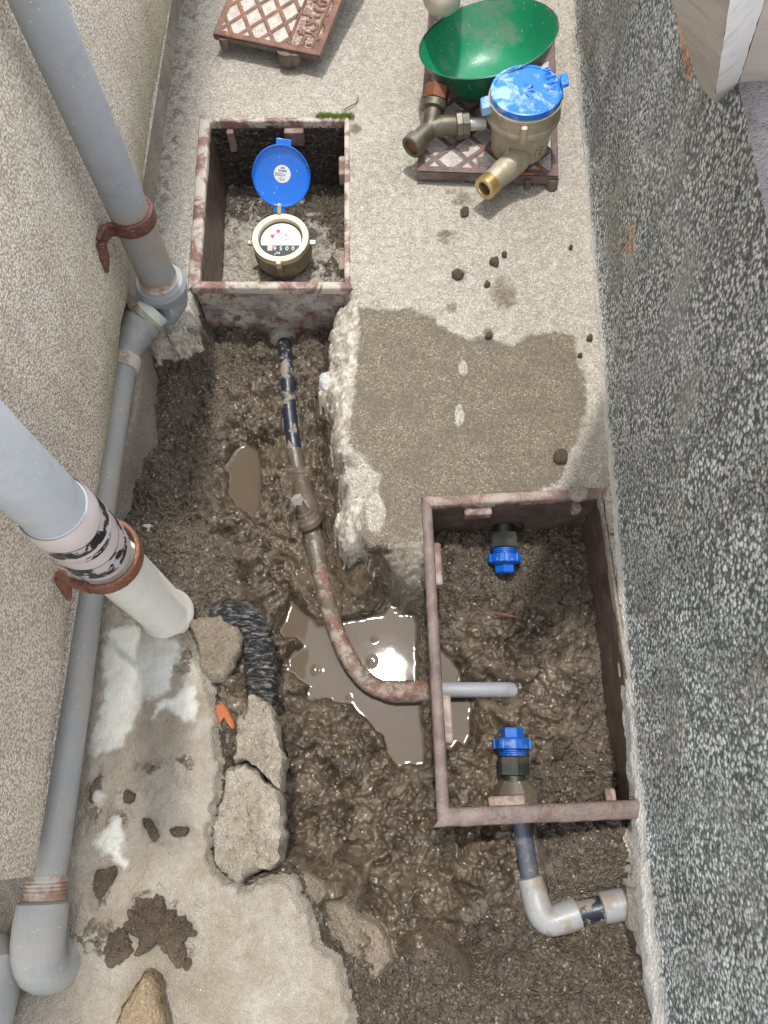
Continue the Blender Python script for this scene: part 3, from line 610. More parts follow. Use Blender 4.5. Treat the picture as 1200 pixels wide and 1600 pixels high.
b.add([(xw(ey[0]), ey[0], 2.1), (-1.2, ey[0]-.03, 2.1), (-1.2, 6, 2.1), (xw(6.), 6, 2.1)], [(0, 1, 2, 3)]); b.add([(xw(ey[0])-.006, ey[0], zb_[0]), (-1.2, ey[0]-.03, zb_[0]), (-1.2, 2, zb_[0]+.05), (xw(2.), 2, zb_[0]+.05)], [(0, 1, 2, 3)])
b.make('side_face', LWALL, lw, flat=True)
# footing: upper recessed face, ledge and lower face seen in the trench
yy = np.linspace(-.03, 1.9, 420); FE = [P(*q, -.10) for q in ((250, 500), (247, 560), (243, 620), (238, 690), (222, 735), (206, 790), (196, 845), (178, 905), (160, 950), (140, 1010))]
fe_y = np.array([q[1] for q in FE])[::-1]; fe_x = np.array([q[0] for q in FE])[::-1]; lx = np.interp(yy, fe_y, fe_x)
# the slab hides the ledge beyond the trench
lx = np.where(yy > P(250, 500)[1], fx(yy), lx)+.0012*fbm(yy, yy*0, 40, 4, 2)
fx2 = fx(yy)-.035; fzt = np.interp(yy, ys, zb_)+.006
r0 = fx(yy)+.001*fbm(yy, yy*0+3, 50, 3); inT = (yy < P(250, 500)[1]) & (yy > P(150, 960)[1])
rows = [np.stack([np.where(inT, fx2, r0)-.002, yy, fzt], -1), np.stack([np.where(inT, fx2, r0), yy, np.where(inT, .0, .03)], -1), np.stack([np.where(inT, fx2, r0+.002), yy, np.where(inT, -.003, .0)], -1), np.stack([np.where(inT, lx-.004, r0+.004), yy, np.where(inT, -.005, -.01)], -1),
        np.stack([np.where(inT, lx, r0+.004), yy, np.where(inT, -.009, -.02)], -1), np.stack([np.where(inT, lx+.004, r0), yy, np.where(inT, -.13, -.05)], -1)]
rr_ = []
for i in range(len(rows)-1):
    for t in np.linspace(0, 1, 6, endpoint=False): rr_.append(rows[i]*(1-t)+rows[i+1]*t+np.stack([.0012*fbm(yy, yy*0+i+t, 35, 4, 3)]+[yy*0]*2, -1))
sheet('footing', rr_+[rows[-1]], FOOT, lw)

rw = thing('dark_wall', 'low dark grey and white speckled pebbledash wall with crumbling white foot', 'wall', (.36, .7, 0))
def xr(y): return .322+.0272*np.clip((y+.21)/1., -2, 8)
ys = np.concatenate([np.linspace(-.5, 1.8, 700), np.linspace(1.82, 6, 30)]); rows = []; A = []; B = []; Cc = []
HR = .55+0*ys
pr = PX(1075, 100, .345); pr2 = PX(1030, 190, .345)
for k, t in enumerate(np.linspace(0, 1, 110)):
    zz = -.02+(HR+.02)*t; zz = np.where(t < .0001, -.03, zz)
    xx = xr(ys)+.004*fbm(ys, zz, 7, 3, 61)+.0012*fbm(ys, zz, 90, 3, 62)-.008*np.exp(-np.clip(zz, 0, 1)/.02)*(1+.6*fbm(ys, zz, 30, 3, 63))-(.05*t*0)
    rows.append(np.stack([xx, ys, zz], -1)); A.append(ys*0)
    dline = np.abs((ys-pr[1])-(pr2[1]-pr[1])*np.clip((zz-pr[2])/(pr2[2]-pr[2]), -1.6, 1.2)); ru = .75*np.exp(-(dline/.007)**2)*sst(zz, .36, .47)
    for (qa, qb) in (((1050, -10), (1068, 70)), ((1068, 70), (1080, 118))):
        u0, u1 = PX(*qa, .352), PX(*qb, .352); e1 = u1-u0; tt = np.clip(((ys-u0[1])*e1[1]+(zz-u0[2])*e1[2])/(e1[1]**2+e1[2]**2), 0, 1); ru = np.maximum(ru, .9*np.exp(-(((ys-u0[1]-tt*e1[1])**2+(zz-u0[2]-tt*e1[2])**2)/.010**2)))
    sp = np.exp(-(((ys-PX(985, 380, .35)[1])/.05)**2+((zz-PX(985, 380, .35)[2])/.05)**2))*.62
    B.append(np.maximum(ru, sp)); Cc.append(np.exp(-np.clip(zz, 0, 1)/.016)*.8+.26*np.exp(-zz/.10)+.25*sst(.1-ys, 0, .3)*np.exp(-zz/.1))
sheet('wall', rows, RWALL, rw, (A, B, Cc))
ysx = np.linspace(-.5, 6, 160); rows = []
for t, dz in ((0, 0), (.006, .004), (.014, .006), (.05, .004), (.12, -.004), (.3, -.012), (.32, -.3)): rows.append(np.stack([xr(ysx)+t+.002*fbm(ysx, ysx*0+t*40, 25, 3), ysx, .55+dz+.002*fbm(ysx, ysx*0+t*30, 12, 3)], -1))
sheet('mortar_top', rows, COPE, rw)
# painted upright standing on the wall's top edge
wb = thing('white_post', 'dirty white painted post foot with caulked edge standing on the dark wall', 'post', tuple(PX(1115, 160, .36)))
tip = [PX(1093, 135, .352), PX(1103, 158, .345), PX(1128, 162, .348), PX(1148, 150, .37)]
top = [P(1030, -60, .80), P(1040, -60, .84), P(1150, -60, .86), P(1215, -60, .80)]
tp = [np.array(q)+np.array([.12, .0, 0.]) for q in tip]; tq = [np.array(q)+np.array([.12, .0, 0.]) for q in top]
def face_strip(a0, a1, b0, b1, n=26, m_=14, seed=0, amp=.0015):
    rr = []
    for t in np.linspace(0, 1, n):
        a = a0*(1-t)+b0*t; bb = a1*(1-t)+b1*t; row = []
        for u in np.linspace(0, 1, m_):
            q = a*(1-u)+bb*u; q = q-np.array([1, 0, .5])*amp*abs(float(fbm(np.array([t*30+seed]), np.array([u*6.]), .6, 3, seed)[0])); row.append(q)
        rr.append(row)
    return rr
sheet('front_face', face_strip(tip[0], tip[1]*.45+tip[2]*.55, top[0], top[2], seed=3), WPAINT, wb)
sheet('edge_caulk', face_strip(tip[1]*.45+tip[2]*.55, tip[3], top[2], top[3], seed=5, amp=.0025), WPAINT2, wb)
b = MB(); b.ring([[tip[0], tp[0], tq[0], top[0]]], cap0=True); b.ring([[tip[3], top[3], tq[3], tp[3]]], cap0=True); b.ring([[top[0], tq[0], tq[3], top[3]]], cap0=True); b.ring([[tip[0], tip[1]*.45+tip[2]*.55, tip[3], tp[3], tp[0]]], cap0=True)
b.make('side', WPAINT, wb, flat=True)

# ---------------------------------------------------------------- blobs, stones
def rock(name, px, zt, dep_, mat, seed=0, parent=None, rough=.12, bulge=.35, n=130, m_=34, jag=.12):
    """stone with the outline px (photo pixels at height zt), top near zt, dep_ deep"""
    pol = [P(a, b_, zt) for a, b_ in px]; c = sum(pol)/len(pol); N_ = len(pol); out = []
    for i in range(n):
        t = i/n*N_; k = int(t); u = t-k; p0, p1, p2, p3 = (pol[(k+j) % N_] for j in (-1, 0, 1, 2))
        out.append(.5*((2*p1)+(-p0+p2)*u+(2*p0-5*p1+4*p2-p3)*u*u+(-p0+3*p1-3*p2+p3)*u**3))
    if jag: out = [c+(q-c)*(1+jag*float(fbm(np.array([q[0]*1.]), np.array([q[1]]), 70, 4, seed+50)[0])) for q in out]
    R0 = np.mean([np.linalg.norm(q-c) for q in out]); rs = []
    prof = [(1-(1-t)**1, 0) for t in np.linspace(.02, .8, m_)]
    prof = [(r_, -bulge*.25*dep_*(r_**2)) for r_, _ in prof]+[(.92, -bulge*.45*dep_), (.985, -.22*dep_-.2*bulge*dep_), (1.0, -.45*dep_), (.97, -.75*dep_), (.8, -dep_)]
    for r_, dz in prof:
        rs.append([c+(q-c)*r_+np.array([0, 0, dz]) for q in out])
    A_ = np.array(rs); xs, ys_, zs = A_[..., 0], A_[..., 1], A_[..., 2]; fr = 1.3/R0
    nn = fbm(xs+seed, ys_+zs*1.3, fr, 5, seed, .55); n2 = fbm(xs+zs, ys_-seed, fr*1.2, 4, seed+3, .55); A_[..., 2] += rough*R0*nn*1.2; A_[..., 0] += rough*R0*.6*n2; A_[..., 1] += rough*R0*.6*fbm(ys_+zs, xs, fr*1.2, 4, seed+7)
    dd, hh = worley(xs+seed*.1, ys_+zs, fr*1.1, seed); A_[..., 2] += rough*R0*.45*(hh-.5); A_[..., 2] += rough*R0*.35*fbm(xs, ys_+zs, fr*6, 4, seed+11); A_[..., 0] += rough*R0*.25*fbm(xs, ys_+zs, fr*6, 4, seed+13)
    b_ = MB(); b_.ring([list(map(tuple, r)) for r in A_], cap0=True, cap1=True)
    cc = (c[0], c[1], c[2]-dep_)
    return obj(name, b_.v, b_.f, mat, parent, angle=50, rnd=None if parent else cc)
def tagrock(name, px, zt, d, mat, label, cat, group=None, **k): return tag(rock(name, px, zt, d, mat, **k), label, cat, group)
tagrock('flat_stone', [(292, 968), (318, 960), (345, 956), (370, 972), (378, 1000), (366, 1032), (350, 1058), (325, 1064), (311, 1050), (306, 1020), (297, 990)], -.002, .045, CONC_D, 'flat muddy stone between the white pipe foot and the black wrapped pipe', 'stone', seed=4, rough=.15)
tagrock('concrete_chunk', [(392, 1084), (412, 1090), (427, 1112), (434, 1150), (442, 1185), (440, 1225), (432, 1232), (405, 1205), (380, 1188), (362, 1190), (368, 1150), (366, 1120), (378, 1106)], 0., .07, CONC, 'rough broken concrete chunk just below the black wrapped pipe', 'concrete chunk', 'broken concrete chunks along the trench edge', seed=9, rough=.2, bulge=.1)
tagrock('concrete_chunk', [(360, 1196), (385, 1192), (410, 1212), (436, 1240), (441, 1290), (437, 1345), (428, 1362), (400, 1360), (372, 1380), (345, 1372), (331, 1348), (329, 1300), (342, 1250), (350, 1215)], .004, .08, CONC, 'large rounded concrete chunk, lower of the two at the trench edge', 'concrete chunk', 'broken concrete chunks along the trench edge', seed=12, rough=.17, bulge=.1)
tagrock('brick_shard', [(335, 1102), (347, 1099), (358, 1112), (366, 1134), (361, 1138), (350, 1122), (342, 1130), (338, 1120)], 0., .02, BRICK, 'small bright orange brick shard beside the concrete chunks', 'brick shard', seed=2, rough=.08)
tagrock('tawny_stone', [(172, 1605), (190, 1565), (215, 1526), (228, 1520), (240, 1534), (246, 1570), (256, 1605), (250, 1640), (180, 1640)], .045, .045, ROOT, 'wet pointed tawny stone lying on the grey slab', 'stone', seed=5, rough=.12, bulge=1.2)
tagrock('pale_stone', [(216, 820), (232, 817), (240, 823), (236, 834), (228, 842), (220, 834)], -.07, .018, STONE, 'small pale grey stone on brown soil beside the white pipe', 'stone', seed=8, rough=.15)
tagrock('pale_stone', [(499, 580), (512, 577), (521, 588), (519, 604), (508, 610), (499, 598)], -.03, .03, STONE, 'round bluish white stone stuck in the broken slab edge', 'stone', seed=10, rough=.06, bulge=1)
tagrock('wet_rock', [(524, 905), (530, 876), (556, 862), (588, 876), (606, 895), (604, 925), (585, 950), (556, 955), (534, 935)], -.125, .05, WETROCK, 'black wet rock above the puddle beside the rusty pipe', 'rock', seed=15, rough=.16, bulge=1)
tagrock('broken_edge_piece', [(252, 492), (280, 484), (305, 488), (310, 506), (290, 514), (262, 519), (250, 512)], -.002, .035, CONC, 'jagged cement piece at the left corner below the small meter box', 'cement piece', seed=21, rough=.09)
tagrock('soil_lump', [(498, 1405), (530, 1398), (560, 1420), (600, 1450), (620, 1500), (600, 1540), (560, 1540), (530, 1500), (505, 1450)], -.035, .06, CONC_D, 'gritty hardened lump at the trench edge beside the pale slab', 'soil lump', seed=24, rough=.16, bulge=1)
0 and tagrock('soil_lump', [(948, 1445), (980, 1450), (1006, 1470), (1010, 1500), (985, 1510), (965, 1490)], -.05, .05, CONC_D, 'grey lump of old cement beneath the right wall foot', 'cement lump', seed=25, rough=.12, bulge=1)
tagrock('soil_lump', [(640, 1440), (690, 1452), (740, 1500), (750, 1560), (700, 1600), (640, 1590), (612, 1540), (610, 1480)], -.085, .06, MUDM, 'long dark muddy soil lump at the bottom centre of the trench', 'soil lump', seed=41, rough=.16, bulge=.9)
tagrock('soil_lump', [(452, 1368), (475, 1362), (505, 1378), (512, 1402), (490, 1420), (470, 1402)], -.03, .06, CONC_D, 'small dark cement lump wedged in the corner of the trench edge', 'cement lump', seed=43, rough=.16, bulge=.6)
# mud thrown on the lower slab
for i, (pl, h_, lab) in enumerate([
    ([(192, 1424), (205, 1410), (235, 1402), (252, 1406), (262, 1425), (285, 1435), (296, 1450), (294, 1470), (285, 1480), (284, 1505), (272, 1512), (255, 1490), (240, 1480), (215, 1490), (205, 1465)], .016, 'largest flat brown mud clump on the grey slab near the pointed stone'),
    ([(141, 1368), (155, 1358), (172, 1357), (174, 1372), (160, 1395), (150, 1402), (142, 1388)], .014, 'dark mud lump on the slab right of the pipe elbow'),
    ([(220, 1282), (230, 1278), (240, 1290), (247, 1308), (238, 1314), (228, 1302)], .010, 'small oblong mud lump on the slab under the pale patch'),
    ([(266, 1296), (280, 1290), (294, 1294), (293, 1304), (278, 1309), (268, 1305)], .010, 'small flat mud lump near the edge of the large concrete chunk'),
    ([(160, 1490), (175, 1455), (195, 1448), (203, 1470), (205, 1490), (185, 1505), (168, 1512)], .007, 'shiny wet mud film left of the largest clump'),
    ([(283, 1503), (294, 1498), (299, 1508), (290, 1517), (283, 1512)], .008, 'tiny mud crumb below the largest clump'),
    ([(192, 1240), (202, 1234), (210, 1242), (204, 1252), (192, 1254)], .009, 'dark mud crumb above the white patch on the slab')]):
    tagrock('mud_clump', pl, h_, h_+.004, MUDM, lab, 'mud clump', 'mud clumps on the lower slab', seed=30+i, rough=.17, bulge=.6, jag=.5)
for i, (a, b_, r, lab) in enumerate([
    (726, 326, 9, 'mud crumb on the pale slab just below the brass thread'), (774, 404, 8, 'rounder mud crumb on pale slab beside a smaller one'), (789, 394, 5, 'small mud crumb touching the rounder one'),
    (716, 424, 9, 'flat mud crumb left of the damp brown stain'), (879, 710, 13, 'large reddish mud crumb at the right edge of the sandy patch'), (923, 524, 6, 'dark mud crumb by the foot of the dark wall'),
    (908, 552, 4, 'tiny mud crumb just outside the corner of the sandy patch'), (764, 521, 6, 'mud crumb above the sandy patch'), (762, 440, 5, 'mud crumb inside the damp brown stain'), (893, 383, 4, 'tiny dark crumb on pale slab near the dark wall')]):
    pl = [(a+r*math.cos(t)*rng.uniform(.75, 1.15), b_+r*.85*math.sin(t)*rng.uniform(.75, 1.15)) for t in np.linspace(0, 6.283, 8)[:-1]]
    tagrock('mud_crumb', pl, .007+r*.0006, .010+r*.0006, MUDM, lab, 'mud crumb', 'mud crumbs on the upper slab', seed=50+i, rough=.12, bulge=1, n=30, m_=6)
tagrock('cement_blob', [(890, 760), (910, 757), (921, 765), (918, 777), (900, 780), (890, 772)], .012, .014, CONC, 'grey cement blob stuck on the far rim of the large meter box', 'cement blob', seed=70, rough=.08, n=30, m_=6)

# ---------------------------------------------------------------- meter boxes
def meter_box(name, label, Q, rimw, rim_mats, wall_mats, depth, lugs, front_bump=False, lugm=None):
    Q = [np.array([*q, 0.]) for q in Q]; c = sum(Q)/4; t = thing(name, label, 'meter box', (c[0], c[1], -depth))
    def off(d):      # offset the quad outwards, TL TR BR BL
        out = []
        for i in range(4):
            a, b_, n_ = Q[i-1], Q[i], Q[(i+1) % 4]; e1 = unit(b_-a); e2 = unit(n_-b_); n1 = np.array([-e1[1], e1[0], 0]); n2 = np.array([-e2[1], e2[0], 0])
            out.append(b_+(n1+n2)*(d/(1+n1@n2)))
        return out
    names = ('far', 'right', 'near', 'left'); inn = off(0); th = .011
    for i in range(4):     # four rim bars, mitred and wavy where corroded
        w_ = rimw[i]; o_ = off(w_); a0, a1 = inn[i], inn[(i+1) % 4]; b0, b1 = o_[i], o_[(i+1) % 4]; rows = []; K = 46
        for u, zz in ((0, -.012), (0, .002), (.12, .0045), (.5, .0045), (.88, .004), (1, .0015), (1, -.012)):
            row = []
            for s_ in np.linspace(0, 1, K):
                q = (a0*(1-s_)+a1*s_)*(1-u)+(b0*(1-s_)+b1*s_)*u; nn = float(fbm(np.array([q[0]]), np.array([q[1]]), 45, 3, i)[0]); q = q.copy(); q[2] = zz+nn*.0014*(zz > 0)
                if u == 1: e_ = unit(b0-a0); q = q+(b0-a0)/max(np.linalg.norm(b0-a0), 1e-6)*nn*.0022
                row.append(q)
            rows.append(row)
        sheet('rim', rows, rim_mats[i], t)
        i0, i1 = off(0)[i], off(0)[(i+1) % 4]; o0, o1 = off(th)[i], off(th)[(i+1) % 4]; up_o = unit(o0-i0)
        SS, ZZ = np.meshgrid(np.linspace(0, 1, 120), np.linspace(-.004, -depth, 70))
        def wall_grid(a, b_, d_): 
            g = a[None, None, :]*(1-SS[..., None])+b_[None, None, :]*SS[..., None]; g[..., 2] = ZZ; return g+up_o*d_[..., None]
        dd_ = fbm(SS*4+i*9, ZZ*14, 2.2, 4, 3)*.0035
        if front_bump and i == 0: dd_ = dd_+.008*np.abs(fbm(SS*3, ZZ*42, 3, 3, 8))
        sheet('inner_wall', wall_grid(i0, i1, dd_), wall_mats[i], t)
        sheet('outer_wall', wall_grid(o0, o1, fbm(SS*5+i*9, ZZ*20, 1.6, 5, 3)*.0045), (CRUSTW if front_bump else IRON), t)
    for (s_, i, wd, zt_, hh, pr_) in lugs:
        a0, a1 = inn[i], inn[(i+1) % 4]; q = a0*(1-s_)+a1*s_; e = unit(a1-a0); nrm = np.array([e[1], -e[0], 0]); nrm = nrm if nrm@(c-q) > 0 else -nrm
        b_ = MB(); b_.box(q+nrm*(pr_/2-.002)+np.array([0, 0, zt_-hh/2]), e, nrm, (0, 0, 1), wd/2, pr_/2+.002, hh/2, .0022); b_.make('lug', lugm or IRON, t)
    return t
tb = meter_box('large_meter_box', 'large rusty iron meter box frame sunk in the slab against the dark wall', BIGQ, [.017, .006, .024, .017], [IRON_P, CONC, IRON, IRON], [IRON_D, IRON_D, IRON_D, IRON_D], .22,
               [(.28, 0, .044, -.012, .02, .012), (.88, 0, .014, -.012, .022, .014), (.155, 2, .014, -.012, .022, .016), (.70, 2, .05, -.004, .018, .012), (.27, 3, .07, -.014, .02, .012), (.80, 3, .07, -.016, .02, .011)], lugm=IRON_P)
ts = meter_box('small_meter_box', 'smaller meter box with cement-stained rusty rim holding the open blue-lidded meter', SMQ, [.012, .011, .016, .022], [IRON_C]*4, [BLACKW, CRUST, CRUST, IRON_D], .21,
               [(.14, 0, .014, -.012, .05, .012), (.62, 0, .04, -.01, .035, .014), (.25, 1, .05, -.012, .03, .012), (.80, 1, .045, -.03, .03, .013)], front_bump=True, lugm=IRON_P)
# round cut-out with mortar around the pipe in the front of the small box
hc = P(440, 536, -.10)

# ---------------------------------------------------------------- iron covers
def cover(name, label, O, eu, ev, W_, L_, th, mat, band=None, lugs=(), angle=45, pitch=.03):
    """O: near-left corner of the top face, eu to the right, ev away from the camera"""
    O = np.array(O, float); eu = unit(eu); ev = unit(ev-eu*(eu@ev)); up = np.cross(eu, ev); t = thing(name, label, 'iron cover', tuple(O+eu*W_/2+ev*L_/2-up*th))
    nu, nv = int(W_/.0012), int(L_/.0012); u, v = np.meshgrid(np.linspace(0, W_, nu), np.linspace(0, L_, nv)); fr = .012
    a = math.radians(angle); p_ = (u*math.cos(a)+v*math.sin(a))/pitch; q_ = (u*-math.cos(a)+v*math.sin(a))/pitch
    rib = np.maximum(1-sst(np.abs(p_-np.round(p_)), .08, .15), 1-sst(np.abs(q_-np.round(q_)), .08, .15))
    edge = np.minimum(np.minimum(u, W_-u), np.minimum(v, L_-v)); rib = np.maximum(rib, 1-sst(edge, fr, fr+.003))
    if band:
        b0, b1 = band; ib = (u > b0) & (u < b1) & (edge > fr+.002); lett = np.zeros_like(u); rg = random.Random(3)
        uc = (b0+b1)/2; hw = (b1-b0)/2-.012
        for k in range(9):
            vc = .035+k*.042; R1 = .014; du = (u-uc)/1.25; dv = v-vc
            for j in range(3):
                ax_, ay_ = rg.uniform(-.6, .6)*hw, rg.uniform(-.012, .012); rr0 = rg.uniform(.006, .014); d_ = np.abs(np.hypot(du-ax_, dv-ay_)-rr0); th_ = np.arctan2(dv-ay_, du-ax_)-rg.uniform(-3, 3); arcm = np.cos(th_) > rg.uniform(-.5, .4)
                lett = np.maximum(lett, (1-sst(d_, .002, .0036))*arcm)
            lett = np.maximum(lett, (1-sst(np.abs(dv-.015), .0015, .003))*(np.abs(du) < hw*.8))
        lett = np.maximum(lett, 1-sst(np.minimum(np.abs(u-b0-.004), np.abs(u-b1+.004)), .0018, .003)); rib = np.where(ib, lett, rib)
    msk = rib.copy()
    if band: msk = np.where((u > band[0]), np.clip(msk+.55, 0, 1), msk)
    hgt = -.0035*(1-rib)+.0004*fbm(u, v, 300, 3, 5)-.0015*(1-sst(edge, 0, .002))
    Pn = O+u[..., None]*eu+v[..., None]*ev+hgt[..., None]*up
    o = sheet('plate', Pn, mat, t, (msk, msk*0, msk*0)); c = O+eu*W_/2+ev*L_/2
    b_ = MB(); b_.box(c-up*(th/2+.003), eu, ev, up, W_/2+.0005, L_/2+.0005, th/2-.001, .001); o2 = b_.make('skirt', IRON, t)
    for (lu, lv, r_, d_) in lugs:
        b_ = MB(); b_.lathe(O+eu*lu+ev*lv-up*(th*.6), (-up-ev*.3), [(0, r_), (d_*.5, r_*.95), (d_*.85, r_*.7), (d_, r_*.3)], 20); b_.make('lug', IRON, t)
    return t
p0 = P(332, 52, .045); p1 = P(500, 87, .045)
cover('iron_cover', 'brown rusty diamond-pattern iron cover lying beyond the small meter box', p0, p1-p0, P(322, 0, .06)-p0, np.linalg.norm(p1-p0), .42, .014, LID1, band=(np.linalg.norm(p1-p0)*.67, np.linalg.norm(p1-p0)-.02), lugs=((.022, .004, .012, .03), (.165, .004, .020, .036), (.185, .004, .014, .03)), angle=38, pitch=.038)
p0 = P(652, 266, .03); p1 = P(873, 274, .03)
cover('iron_cover', 'purple-grey rusty iron cover lying under the green bowl and the loose meter', p0, p1-p0, P(904, -10, .03)-p1, np.linalg.norm(p1-p0), .47, .02, LID2, lugs=((.215, .002, .007, .04), (.262, .004, .012, .03)), angle=44, pitch=.046)

# ---------------------------------------------------------------- green bowl
bc = P(762, 60, .135); ax = unit((-.20, .12, 1.)); Rb = .130
t = thing('plastic_bowl', 'muddy green plastic bowl standing on the iron cover behind the loose meter', 'bowl', (bc[0], bc[1], .03))
pr_ = [(-.088, .002), (-.088, .045), (-.086, .060), (-.078, .078), (-.060, .098), (-.035, .115), (-.008, .1275), (.0, .131), (.003, .1335), (.004, .1315), (.001, .1285)]
q_ = [(.001, .1285), (-.008, .1245), (-.035, .112), (-.060, .095), (-.0765, .076), (-.083, .058), (-.085, .040), (-.0855, .002)]
b = MB(); b.lathe(bc, ax, pr_, 72, cap=False); b.make('outer_shell', GREEN_O, t)
b = MB(); b.lathe(bc, ax, q_, 72, cap=False); b.make('inner_shell', GREEN, t)
hp = [P(690, 0, .175)+np.array(d) for d in ((0, .0, 0), (.004, .03, .006), (.01, .12, .02), (.02, .3, .05))]
b = MB(); path = [hp[0]+(hp[0]-hp[1])*.9, hp[0]+(hp[0]-hp[1])*.72, hp[0]+(hp[0]-hp[1])*.3, *hp]; b.tube(path, [.004, .017, .030, .036, .037, .036, .035], 32)
tag(b.make('tool_handle', BEIGE, rnd=tuple(hp[0])), 'rounded pale beige handle end resting at the bowl rim, top edge of the picture', 'handle')

# ---------------------------------------------------------------- loose water meter
top_ = P(823, 140, .160); base = np.array([top_[0]+.004, top_[1]+.002, .034]); ax = unit(top_-base); Rm = .0635
t = thing('loose_water_meter', 'old brass water meter with closed scuffed blue lid, lying loose on the iron cover', 'water meter', tuple(base))
L = np.linalg.norm(top_-base)
b = MB(); b.lathe(base, ax, [(0, .03), (.0, .046), (.006, .054), (.05, .057), (.072, .058), (.078, .054)], 48); b.make('body', BRASS_D, t)
b = MB(); b.lathe(base, ax, [(.072, .056), (.072, .065), (.076, .068), (.082, .068), (.085, .064), (.104, .063), (.109, .067), (.114, .067), (.116, .060)], 56); b.make('collar', BRASS_D, t)
ref = unit(P(760, 160, .14)-top_)
wv = unit(np.cross(ax, ref))
for a_ in (math.radians(80),):
    d_ = ref*math.cos(a_)+wv*math.sin(a_); b = MB(); b.box(base+ax*.094+d_*.068, np.cross(ax, d_), d_, ax, .006, .007, .017, .002); b.make('collar_lug', BRASS_D, t)
lid = MB(); lid.lathe(base, ax, [(L-.011, .060), (L-.011, Rm), (L-.004, Rm+.0012), (L, Rm+.0006), (L+.0012, Rm-.002), (L+.001, Rm-.005), (L-.001, Rm-.0062), (L-.0012, Rm-.02), (L-.0006, .001)], 72)
lo = lid.make('lid', BLUE_D, t)
b = MB(); b.box(base+ax*(L-.007)+ref*(Rm+.008), wv, ref, ax, .014, .011, .010, .002); b.make('hinge', BLUE_D, lo)
b = MB(); b.box(base+ax*(L-.006)-ref*(Rm+.004), wv, ref, ax, .014, .006, .005, .002); b.make('tab', BLUE_D, lo)
for k in range(7):      # raised petal mark
    an = k*2*math.pi/7; dd = ref*math.cos(an)+wv*math.sin(an); c = base+ax*(L-.0005)+ref*.003; b = MB()
    b.tube([c+dd*.004, c+dd*.008, c+dd*.014, c+dd*.018], [.0006, .0018, .0026, .001], 10); b.make('mark', BLUE_D, lo)
def text(s, c, ex, up, size, mat, parent, depth=.0004, name='lettering'):
    cu = bpy.data.curves.new(name, 'FONT'); cu.body = s; cu.size = size; cu.extrude = depth; cu.align_x = 'CENTER'; cu.align_y = 'CENTER'
    tmp = bpy.data.objects.new('tmp', cu); C.objects.link(tmp); bpy.context.view_layer.update()
    me = bpy.data.meshes.new_from_object(tmp.evaluated_get(bpy.context.evaluated_depsgraph_get())); bpy.data.objects.remove(tmp)
    me.materials.clear(); me.materials.append(mat); o = bpy.data.objects.new(name, me); C.objects.link(o)
    ex = unit(ex); up = unit(up-ex*(up@ex)); n_ = np.cross(ex, up); o.parent = parent; cl = np.array(c)-parent_loc(parent)
    o.matrix_local = Matrix([[ex[0], up[0], n_[0], cl[0]], [ex[1], up[1], n_[1], cl[1]], [ex[2], up[2], n_[2], cl[2]], [0, 0, 0, 1]])
    return o
text('13', base+ax*(L-.0006)-ref*.047-wv*.006, wv, ref, .024, BLUE_D, lo, .0014)
text('EN', base+ax*(L-.0006)-ref*.043+wv*-.030, wv, ref, .013, BLUE_D, lo, .0012)
sp0 = base+ax*.026; thr = P(762, 290, .052); mid_ = P(806, 250, .055)
path = smooth_path([sp0, sp0*.45+mid_*.55+np.array([0, 0, .0]), mid_, mid_*.35+thr*.65, thr], 8); rad = list(np.linspace(.034, .0175, len(path)))
b = MB(); b.tube(path, rad, 32); b.make('outlet', BRASS_D, t)
ad = unit(thr-mid_); prf = [(-.014, .016)]
for k in range(6): prf += [(-.010+k*.0032, .0215), (-.0092+k*.0032, .0215), (-.0084+k*.0032, .0198), (-.0074+k*.0032, .0198)]
prf += [(.0105, .0215), (.0118, .0205), (.0118, .0150), (.010, .0130), (-.01, .0125), (-.0101, .001)]
b = MB(); b.lathe(thr, ad, prf, 44); th_o = b.make('threaded_end', BRASS, t)
b = MB(); b.lathe(thr+ad*.003, ad, [(0, .0122), (.0004, .001)], 24); b.make('bore', BORE, th_o)
text('13', base+ax*.030+unit(np.array([.55, -.83, 0]))*.0575, np.array([.83, .55, 0]), np.array([0, 0, 1.]), .026, BRASS_D, t, .0012)
b = MB(); pa = P(800, 212, .09); b.tube([pa, P(790, 245, .07)], [.004, .003], 10); b.make('rib', BRASS_D, t)
# dark coupling stub on the far side of the meter
b = MB(); a_ = P(770, 196, .06); b.tube([a_, P(790, 200, .06)], .020, 20); b.make('inlet', IRON, t)

# ---------------------------------------------------------------- loose tee fitting
t = thing('loose_tee_valve', 'dark bronze tee fitting with brown copper cap and open end, lying beside the loose meter', 'pipe fitting', tuple(P(675, 205, .03)))
J = P(672, 200, .062); up_ = P(680, 158, .085); op = P(647, 226, .058); rt = P(712, 196, .062)
b = MB(); b.tube(smooth_path([up_, J*.5+up_*.5, J, J*.5+op*.5, op], 6), [.017]*25, 28); b.make('body', BRONZE, t)
b = MB(); b.tube([J, rt], .0175, 28); b.tube(smooth_path([J*.7+rt*.3, J*.4+rt*.6+np.array([0, 0, .002]), rt], 5), .0195, 24); b.make('branch', BRONZE, t)
d_ = unit(up_-J); b = MB(); b.lathe(up_, d_, [(-.016, .020), (-.014, .023), (-.002, .023), (0, .021)], 32); b.make('collar', BRONZE, t)
b = MB(); b.lathe(up_, d_, [(0, .020), (.001, .0245), (.024, .0245), (.028, .021), (.028, .001)], 6, rot=.3); b.make('cap', COPPER, t, angle=20)
d_ = unit(op-J); b = MB(); b.lathe(op, d_, [(-.012, .018), (-.010, .0225), (.008, .0225), (.010, .021), (.010, .016), (.008, .015), (-.008, .0145), (-.0081, .001)], 36); oo = b.make('open_end', BRONZE, t)
b = MB(); b.lathe(op+d_*.004, d_, [(0, .0148), (.0002, .001)], 24); b.make('bore', COPPER, oo)
